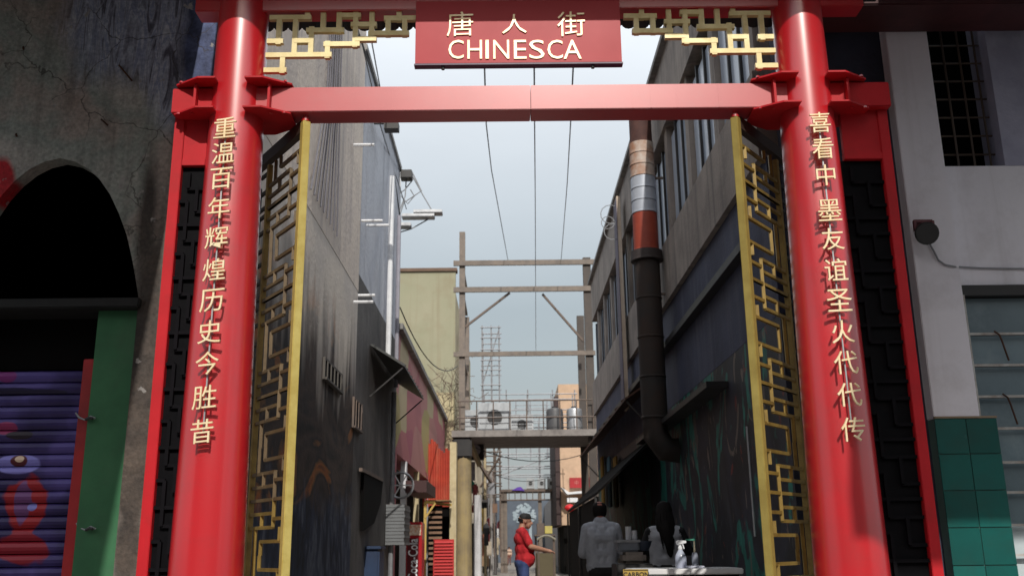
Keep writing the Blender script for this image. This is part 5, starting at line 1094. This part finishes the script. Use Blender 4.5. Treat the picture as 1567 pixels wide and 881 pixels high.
# ------------------------------------------------------------------ people
MA = {}
def figure(name, label, loc, rz, segs, mats_, vox=.011, hair=None):
    root = thing(name, label, 'person', loc)
    bm = bmesh.new()
    for (p, q, r0_, r1_, tg) in segs:
        p, q = Vector(p), Vector(q); L_ = (q - p).length
        for c, r_ in ((p, r0_), (q, r1_)): bmesh.ops.create_icosphere(bm, subdivisions=2, radius=r_, matrix=Matrix.Translation(c))
        if L_ > 1e-4:
            bmesh.ops.create_cone(bm, cap_ends=True, segments=14, radius1=r0_, radius2=r1_, depth=L_, matrix=Matrix.Translation((p + q) / 2) @ (q - p).to_track_quat('Z', 'Y').to_matrix().to_4x4())
    me = bpy.data.meshes.new('body'); bm.to_mesh(me); bm.free()
    o = bpy.data.objects.new('body', me); COL.objects.link(o)
    md = o.modifiers.new('r', 'REMESH'); md.mode = 'VOXEL'; md.voxel_size = vox
    ms = o.modifiers.new('s', 'SMOOTH'); ms.factor = .5; ms.iterations = 3
    dg = bpy.context.evaluated_depsgraph_get(); nm = bpy.data.meshes.new_from_object(o.evaluated_get(dg)); o.modifiers.clear(); o.data = nm; nm.name = 'body'
    bpy.data.meshes.remove(me)
    n = len(nm.vertices); co = np.empty(n * 3); nm.vertices.foreach_get('co', co); co = co.reshape(-1, 3)
    rn = np.random.RandomState(2)
    best = np.full(n, 1e9); tg = np.zeros(n, int); keys = list(mats_)
    for (p, q, r0_, r1_, t) in segs:
        p_ = np.array(p, float); q_ = np.array(q, float); d = q_ - p_; dd = max(d @ d, 1e-9)
        u = np.clip(((co - p_) @ d) / dd, 0, 1); dist = np.linalg.norm(co - (p_ + u[:, None] * d), axis=1) - (r0_ + (r1_ - r0_) * u)
        m_ = dist < best; best[m_] = dist[m_]; tg[m_] = keys.index(t)
    # folds pressed into the clothing
    nl = np.empty(n * 3); nm.vertices.foreach_get('normal', nl); nl = nl.reshape(-1, 3)
    fold = .0014 * np.sin(co[:, 2] * 42 + 3 * np.sin(co[:, 0] * 9 + co[:, 1] * 7)) * np.sin(co[:, 0] * 17 + co[:, 2] * 11)
    cl = np.array([k not in ('skin', 'hair') for k in keys])[tg]
    co = co + nl * (fold * cl)[:, None]; nm.vertices.foreach_set('co', co.ravel())
    for k in keys: nm.materials.append(mats_[k])
    mi = np.empty(len(nm.polygons), int); lt = np.empty(len(nm.polygons), int); nm.polygons.foreach_get('loop_start', lt)
    lv = np.empty(len(nm.loops), int); nm.loops.foreach_get('vertex_index', lv); mi = tg[lv[lt]]
    nm.polygons.foreach_set('material_index', mi); nm.polygons.foreach_set('use_smooth', [True] * len(nm.polygons))
    o.parent = root; OFF[o.name] = Vector(loc); root.rotation_euler = (0, 0, rz)
    return root
def local_part(mb, name, m, root, smooth=True):
    return mb.build(name, m, root, smooth=smooth, off=(0, 0, 0)) if False else _lp(mb, name, m, root, smooth)
def _lp(mb, name, m, root, smooth):
    o = mb.build(name, m, None, smooth=smooth); o.parent = root; return o
def hand(w, d, side, tg='skin', r=.009):   # palm and five fingers from wrist w along direction d
    w, d = Vector(w), Vector(d).normalized(); s = d.cross(Vector((0, 0, 1))); s = s.normalized() if s.length > .1 else Vector((1, 0, 0)); dn = Vector((0, 0, -1))
    out = [(w, w + d * .06, .026, .03, tg)]
    for i, ln in enumerate((.066, .078, .072, .055)):
        b0 = w + d * .075 + s * (.027 - .018 * i); k = b0 + d * ln * .55; e = k + (d * .7 + dn * .7).normalized() * ln * .5
        out += [(b0, k, r + .002, r, tg), (k, e, r, r - .001, tg)]
    b0 = w + d * .03 + s * .028 * side; k = b0 + (d * .6 + s * side * .8).normalized() * .04; out += [(b0, k, r + .003, r + .001, tg), (k, k + (d * .9 + dn * .3).normalized() * .03, r + .001, r, tg)]
    return [(tuple(a), tuple(b), c, e_, t) for a, b, c, e_, t in out]
def head(c, f=(0, 1, 0), tg='skin'):       # skull, jaw, nose, ears; f is where the face looks
    c = Vector(c); f = Vector(f).normalized(); s = f.cross(Vector((0, 0, 1))).normalized(); u = Vector((0, 0, 1))
    g = [(c + f * .0 + u * .02, c - f * .03 + u * .03, .085, .085, tg), (c + f * .03 - u * .05, c + f * .045 - u * .085, .060, .035, tg), (c + f * .085 + u * .01, c + f * .108 - u * .028, .010, .015, tg),
         (c + s * .083 + u * -.01, c + s * .086 - u * .03, .013, .010, tg), (c - s * .083 + u * -.01, c - s * .086 - u * .03, .013, .010, tg), (c + f * .085 - u * .062 + s * .015, c + f * .085 - u * .062 - s * .015, .010, .010, tg),
         (c + f * .078 + u * .022 + s * .03, c + f * .078 + u * .022 - s * .03, .014, .014, tg)]
    return [(tuple(a), tuple(b), r0_, r1_, t) for a, b, r0_, r1_, t in g]
def legs(hip=.93, w=.10, tg='trousers', r=.085):
    s = []
    for k in (-1, 1):
        s += [((k * w, 0, hip - .03), (k * (w + .01), .02, .50), r + .012, r * .74, tg), ((k * (w + .01), .02, .50), (k * (w + .015), -.01, .10), r * .72, r * .62, tg),
              ((k * (w + .015), -.03, .045), (k * (w + .03), .15, .035), .045, .035, 'shoes')]
    return s
TEE = lambda n, c: mat(n, c, tuple(v * .82 for v in c), rough=.9, scale=14, bump=.2, bscale=25)
shoes = mat('black_shoe', (.02, .02, .02), rough=.6)
# man in red
q = P(799, 838, 15.8); f = 1
segs = legs(.95, .10) + [((-.09, 0, .95), (.09, 0, .95), .12, .12, 'trousers'),
    ((-.07, .045, 1.02), (.07, .045, 1.02), .155, .155, 'shirt'), ((-.06, .04, 1.16), (.06, .04, 1.16), .155, .155, 'shirt'), ((-.09, 0, 1.32), (.09, 0, 1.32), .125, .125, 'shirt'), ((-.13, -.01, 1.42), (.13, -.01, 1.42), .075, .075, 'shirt'),
    ((0, -.01, 1.44), (0, .02, 1.55), .060, .055, 'skin')] + head((0, .06, 1.59), (0.15, 1, -.08))
for k in (-1, 1):
    sh_ = (k * .19, 0, 1.41); el = (k * .25, .10, 1.20); wr = (k * .19, .36, 1.14)
    segs += [(sh_, tuple((Vector(sh_) * .25 + Vector(el) * .75)), .068, .062, 'shirt'), (tuple((Vector(sh_) * .3 + Vector(el) * .7)), el, .048, .044, 'skin'), (el, wr, .044, .028, 'skin')]
    segs += hand(wr, (-.15 * k, 1, -.25), -k)
man = figure('person', 'man in a red T-shirt, black cap and blue jeans reaching over the food cart', (q.x, 15.8, .02), R(-82), segs,
             {'shirt': TEE('red_shirt_cotton', (.46, .014, .022)), 'trousers': TEE('blue_denim', (.045, .075, .20)), 'skin': SKIN, 'shoes': shoes})
cp = MB().lathe((0, .055, 1.628), [(.094, 0), (.097, .02), (.092, .05), (.068, .078), (.02, .09)], 20)
capo = _lp(cp, 'cap', mat('black_cap_cloth', (.015, .015, .016), rough=.8), man, True)
o = _lp(MB().prism([(-.075, .12, 1.635), (-.05, .21, 1.618), (.05, .21, 1.618), (.075, .12, 1.635)], (0, 0, .012)), 'cap_peak', MATS['black_cap_cloth'], man, False)
_lp(MB().tube([(0, .01, 1.615), (0, -.012, 1.57)], [.078, .060], 16), 'hair', HAIR, man, True)
_lp(MB().box(-.28, -.262, -.02, .03, 1.3, 1.36).box(-.277, -.26, -.01, .02, 1.24, 1.285), 'sleeve_print', mat('sleeve_white_print', (.6, .45, .42), rough=.8), man, False)
# man in grey, back to us
q = P(921, 838, 11.9)
segs = legs(.96, .11) + [((-.10, 0, .93), (.10, 0, .93), .125, .125, 'trousers'), ((-.11, .02, .99), (.11, .02, .99), .135, .135, 'shirt'), ((-.11, .02, 1.14), (.11, .02, 1.14), .135, .135, 'shirt'), ((-.13, 0, 1.32), (.13, 0, 1.32), .125, .125, 'shirt'),
    ((-.10, .02, 1.0), (-.14, 0, 1.36), .132, .118, 'shirt'), ((.10, .02, 1.0), (.14, 0, 1.36), .132, .118, 'shirt'), ((0, .02, 1.0), (0, .01, 1.38), .132, .12, 'shirt'), ((-.17, .01, 1.44), (.17, .01, 1.44), .075, .075, 'shirt'), ((-.05, .03, 1.50), (.05, .03, 1.50), .07, .07, 'shirt'), ((0, .04, 1.50), (0, .08, 1.58), .065, .06, 'skin')] + head((0, .10, 1.635), (.1, 1, -.4))
for k in (-1, 1):
    sh_ = (k * .225, .01, 1.42); el = (k * .30, .02, 1.14); wr = (k * .18, .26, 1.10)
    segs += [(sh_, el, .080, .062, 'shirt'), (el, tuple((Vector(el) + Vector(wr)) / 2), .060, .052, 'shirt'), (tuple((Vector(el) + Vector(wr)) / 2), wr, .042, .028, 'skin')] + hand(wr, (-.5 * k, .8, 0), -k)
g = figure('person', 'man in a grey long-sleeved shirt seen from behind at the stalls', (q.x, 11.9, .02), R(3), segs,
           {'shirt': TEE('grey_shirt_cotton', (.36, .38, .43)), 'trousers': TEE('black_trousers', (.012, .012, .013)), 'skin': mat('ruddy_skin', (.32, .10, .07), rough=.6), 'shoes': shoes})
_lp(MB().lathe((0, .10, 1.565), [(.07, 0), (.10, .03), (.112, .08), (.110, .13), (.082, .172), (.01, .195)], 22), 'hair', HAIR, g, True)
g.scale = (.80, .9, .975)
# woman with long hair
q = P(1019, 838, 11.4)
segs = legs(.90, .09, r=.082) + [((-.10, 0, .90), (.10, 0, .90), .125, .125, 'trousers'), ((-.08, .01, 1.02), (.08, .01, 1.02), .115, .115, 'shirt'), ((-.08, .01, 1.16), (.08, .01, 1.16), .108, .108, 'shirt'), ((-.10, 0, 1.28), (.10, 0, 1.28), .10, .10, 'shirt'),
    ((-.08, .01, .98), (-.10, 0, 1.30), .112, .092, 'shirt'), ((.08, .01, .98), (.10, 0, 1.30), .112, .092, 'shirt'), ((-.14, 0, 1.35), (.14, 0, 1.35), .06, .06, 'shirt'), ((0, .01, 1.38), (0, .04, 1.48), .05, .048, 'skin')] + head((0, .07, 1.545), (-.2, 1, -.35))
for k in (-1, 1):
    sh_ = (k * .175, 0, 1.34); el = (k * .27, .04, 1.12); wr = (k * .16, .26, 1.10)
    segs += [(sh_, el, .058, .048, 'sleeve'), (el, wr, .046, .032, 'sleeve')] + hand(wr, (-.4 * k, .9, 0), -k)
wm = figure('person', 'woman with long black hair, pale grey top and black sleeves working behind the white counter', (q.x, 11.4, .02), R(-8), segs,
            {'shirt': TEE('pale_grey_knit', (.40, .41, .45)), 'sleeve': TEE('black_sleeve', (.013, .013, .015)), 'trousers': MATS['black_trousers'], 'skin': SKIN, 'shoes': shoes})
hr = MB().tube([(0, .06, 1.665), (0, .045, 1.645), (0, .03, 1.59), (0, .0, 1.50), (.005, -.06, 1.40), (.02, -.105, 1.30), (.035, -.12, 1.20), (.045, -.12, 1.10), (.05, -.115, 1.06)], [.04, .078, .094, .088, .072, .058, .046, .034, .012], 20)
rh = random.Random(5)
for k in range(26):                          # loose strands round the mass of hair
    a = rh.uniform(-1.9, 1.9); x0 = math.sin(a) * .09; y0 = .0 - math.cos(a) * .085; zt_ = 1.60
    hr.tube([(x0 * .8, y0 * .8 + .03, zt_), (x0 * 1.08, y0 * 1.1, 1.48), (x0 * 1.1 + .01, y0 - .03, 1.36), (x0 * .9 + .03, y0 - .05, 1.24 - rh.uniform(0, .1))], [.016, .016, .012, .003], 6)
_lp(hr, 'hair', HAIR, wm, True)
# small far people
def far_person(x, ytop, Y_, label, sc, tc, rz=0):
    q = P(x, 838, Y_); h = P(x, ytop, Y_).z - .02; k = h / 1.72
    sg_ = legs(.92, .09) + [((-.09, 0, .93), (.09, 0, .93), .12, .12, 'trousers'), ((-.10, 0, 1.05), (.10, 0, 1.05), .13, .13, 'shirt'), ((-.12, 0, 1.3), (.12, 0, 1.3), .115, .115, 'shirt'), ((-.15, 0, 1.41), (.15, 0, 1.41), .07, .07, 'shirt'), ((0, 0, 1.42), (0, .02, 1.55), .055, .05, 'skin')] + head((0, .03, 1.61))
    for s in (-1, 1):
        el = (s * .26, .0, 1.12); wr = (s * .25, .12, .92)
        sg_ += [((s * .20, 0, 1.4), el, .065, .052, 'shirt'), (el, wr, .042, .03, 'skin')] + hand(wr, (0, .4, -1), -s)
    o = figure('person', label, (q.x, Y_, .02), rz, sg_, {'shirt': sc, 'trousers': tc, 'skin': SKIN, 'shoes': shoes}, .02)
    _lp(MB().lathe((0, .02, 1.60), [(.09, 0), (.098, .05), (.07, .11), (.01, .125)], 14), 'hair', HAIR, o, True)
    o.scale = (k, k, k)
far_person(747, 833, 44, 'person in a white top and dark trousers standing far down on the left', TEE('white_tee', (.62, .64, .68)), TEE('navy_trousers', (.02, .025, .05)), R(160))
far_person(779, 836, 72, 'tiny person in a cream top in front of the end wall', TEE('cream_tee', (.60, .42, .32)), TEE('brown_trousers', (.20, .08, .06)), R(180))
far_person(836, 841, 40, 'person in a pale grey top crouched small beneath the cart canopy', TEE('pale_tee', (.36, .36, .38)), TEE('slate_trousers', (.03, .035, .05)), R(180))
# ------------------------------------------------------------------ white counter with its bottles
zt = P(1050, 868.5, 8.95).z; zf = P(1050, 871, 8.62).z
xa, xb = P(962, 872, 8.9).x, P(1138, 872, 8.62).x
tb_ = thing('counter_table', 'white topped counter at the bottom right with bottles on it', 'table', ((xa + xb) / 2, 8.9, 0))
ZT = 1.2 - (871 - 838) / (1525 / 8.7)
B(xa, xb, 8.62, 9.2, ZT - .05, ZT).build('tabletop', mat('white_laminate', (.74, .74, .74), (.66, .66, .68), rough=.25, scale=3), tb_, bevel=.008)
B(xa + .03, xb - .03, 8.68, 9.16, .5, ZT - .051).build('apron', VOID, tb_)
for x in (xa + .05, xb - .05):
    for y in (8.7, 9.12): MB().tube([(x, y, .02), (x, y, .5)], .022, 8).build('leg', STEEL, tb_)
a, b = P(953, 870.5, 8.6), P(992, 881, 8.6)
pr = thing('yellow_price_board', 'small yellow framed board with black lettering at the left end of the counter', 'sign', ((a.x + b.x) / 2, 8.6, .7))
B(a.x, b.x, 8.585, 8.6, a.z - .16, a.z).build('board', mat('black_board', (.02, .02, .02), rough=.6), pr)
B(a.x, b.x, 8.582, 8.584, a.z - .005, a.z).build('frame', mat('yellow_frame', (.5, .33, .07), rough=.6), pr); B(a.x, a.x + .006, 8.582, 8.584, a.z - .16, a.z - .0055).build('frame', MATS['yellow_frame'], pr)
B(a.x + .008, b.x - .004, 8.581, 8.584, a.z - .075, a.z - .012).build('yellow_label', MATS['yellow_frame'], pr)
text_mb('CARBON', ((a.x + b.x) / 2 + .002, 8.579, a.z - .042), .038, .003, sx=1.05, bold=.02).build('lettering', BLACKM, pr)
q = P(1042, 860, 8.85)
sb_ = thing('spray_bottle', 'clear trigger spray bottle with white head standing on the white counter', 'bottle', (q.x, 8.85, ZT))
CLR = mat('clear_plastic', (.42, .46, .55), (.36, .38, .50), rough=.2, scale=10, coat=.4)
MB().lathe((q.x, 8.85, ZT + .001), [(.046, 0), (.050, .008), (.050, .09), (.044, .11), (.024, .145), (.017, .16)], 24).build('bottle_body', CLR, sb_, smooth=True)
MB().lathe((q.x, 8.85, ZT + .158), [(.020, 0), (.020, .022), (.013, .026), (.013, .04)], 16).build('collar', WHITE, sb_, smooth=True)
MB().prism([(q.x - .030, 8.838, ZT + .195), (q.x + .055, 8.838, ZT + .212), (q.x + .058, 8.838, ZT + .234), (q.x - .015, 8.838, ZT + .240), (q.x - .036, 8.838, ZT + .225)], (0, .024, 0)).build('spray_head', WHITE, sb_, bevel=.004)
MB().bar((q.x + .024, 8.85, ZT + .205), (q.x + .034, 8.85, ZT + .165), .010).build('trigger', WHITE, sb_)
q = P(1064, 860, 8.95)
o = thing('squeeze_bottle', 'thin pale bottle with a tall nozzle right of the spray bottle', 'bottle', (q.x, 8.95, ZT))
MB().lathe((q.x, 8.95, ZT + .001), [(.028, 0), (.030, .01), (.030, .10), (.022, .13)], 18).build('bottle_body', mat('grey_clear_plastic', (.26, .28, .34), rough=.3), o, smooth=True)
MB().lathe((q.x, 8.95, ZT + .13), [(.012, 0), (.008, .05), (.006, .12)], 12).build('nozzle', mat('tan_plastic', (.30, .27, .20), rough=.5), o, smooth=True)
B(q.x - .075, q.x + .006, 8.94, 8.96, ZT + .235, ZT + .25).build('nozzle_tip', mat('green_plastic', (.05, .25, .17), rough=.5), o)
q0, q1 = P(1050, 866, 8.75), P(1078, 866, 8.75)
solo('folded_cloth', B(q0.x, q1.x, 8.72, 8.85, ZT + .001, ZT + .02), mat('white_cloth', (.60, .62, .72), rough=.9), 'folded white cloth on the counter beside the spray bottle', 'cloth', bevel=.006)
# tub with cup stacks on the stall between the two people
za = P(968, 828, 10.6).z; a, b = P(945, 862, 10.6), P(993, 826, 10.6)
st = thing('serving_cart', 'low dark serving cart between the man in grey and the woman', 'cart', ((a.x + b.x) / 2, 10.6, 0))
B(a.x - .02, b.x + .02, 10.5, 11.05, .2, a.z - .001).build('cart_body', BLACKM, st, bevel=.01)
for x in (a.x + .05, b.x - .05): MB().tube([(x - .02, 10.52, .11), (x + .02, 10.52, .11)], .09, 14).build('wheel', BLACKM, st)
tu = thing('plastic_tub', 'translucent grey plastic tub on the serving cart', 'tub', ((a.x + b.x) / 2, 10.6, a.z))
TBm = mat('cloudy_plastic', (.19, .21, .25), (.13, .145, .17), rough=.35, scale=7, contrast=.5)
B(a.x + .01, b.x - .10, 10.6, 10.95, a.z + .12, b.z).build('tub_body', TBm, tu, bevel=.02)
B(a.x, b.x - .09, 10.59, 10.96, b.z - .02, b.z + .008).build('rim', STEEL, tu, bevel=.004)
B(a.x + .06, b.x - .04, 10.56, 10.93, a.z, a.z + .118).build('towel_bundle', mat('beige_towel', (.30, .26, .23), (.20, .17, .15), rough=.9, scale=9), tu, bevel=.03)
solo('blue_basin', MB().lathe((b.x - .06, 10.75, a.z + .13), [(.07, 0), (.10, .06), (.11, .10)], 18), mat('slate_blue_plastic', (.07, .09, .14), rough=.5), 'slate blue basin at the right end of the serving cart', 'basin', smooth=True)
for x, yt, lb in ((961, 805, 'taller stack of white cups on the plastic tub'), (970.5, 811, 'shorter stack of white cups on the plastic tub')):
    q = P(x, yt, 10.7); t = thing('cup_stack', lb, 'cups', (q.x, 10.7, b.z)); n = 7; hh = (q.z - b.z - .01) / n
    for k in range(n): MB().lathe((q.x, 10.7, b.z + .009 + k * hh), [(.028, 0), (.033, hh * .9), (.035, hh)], 16).build('cup', WHITE, t, smooth=True)
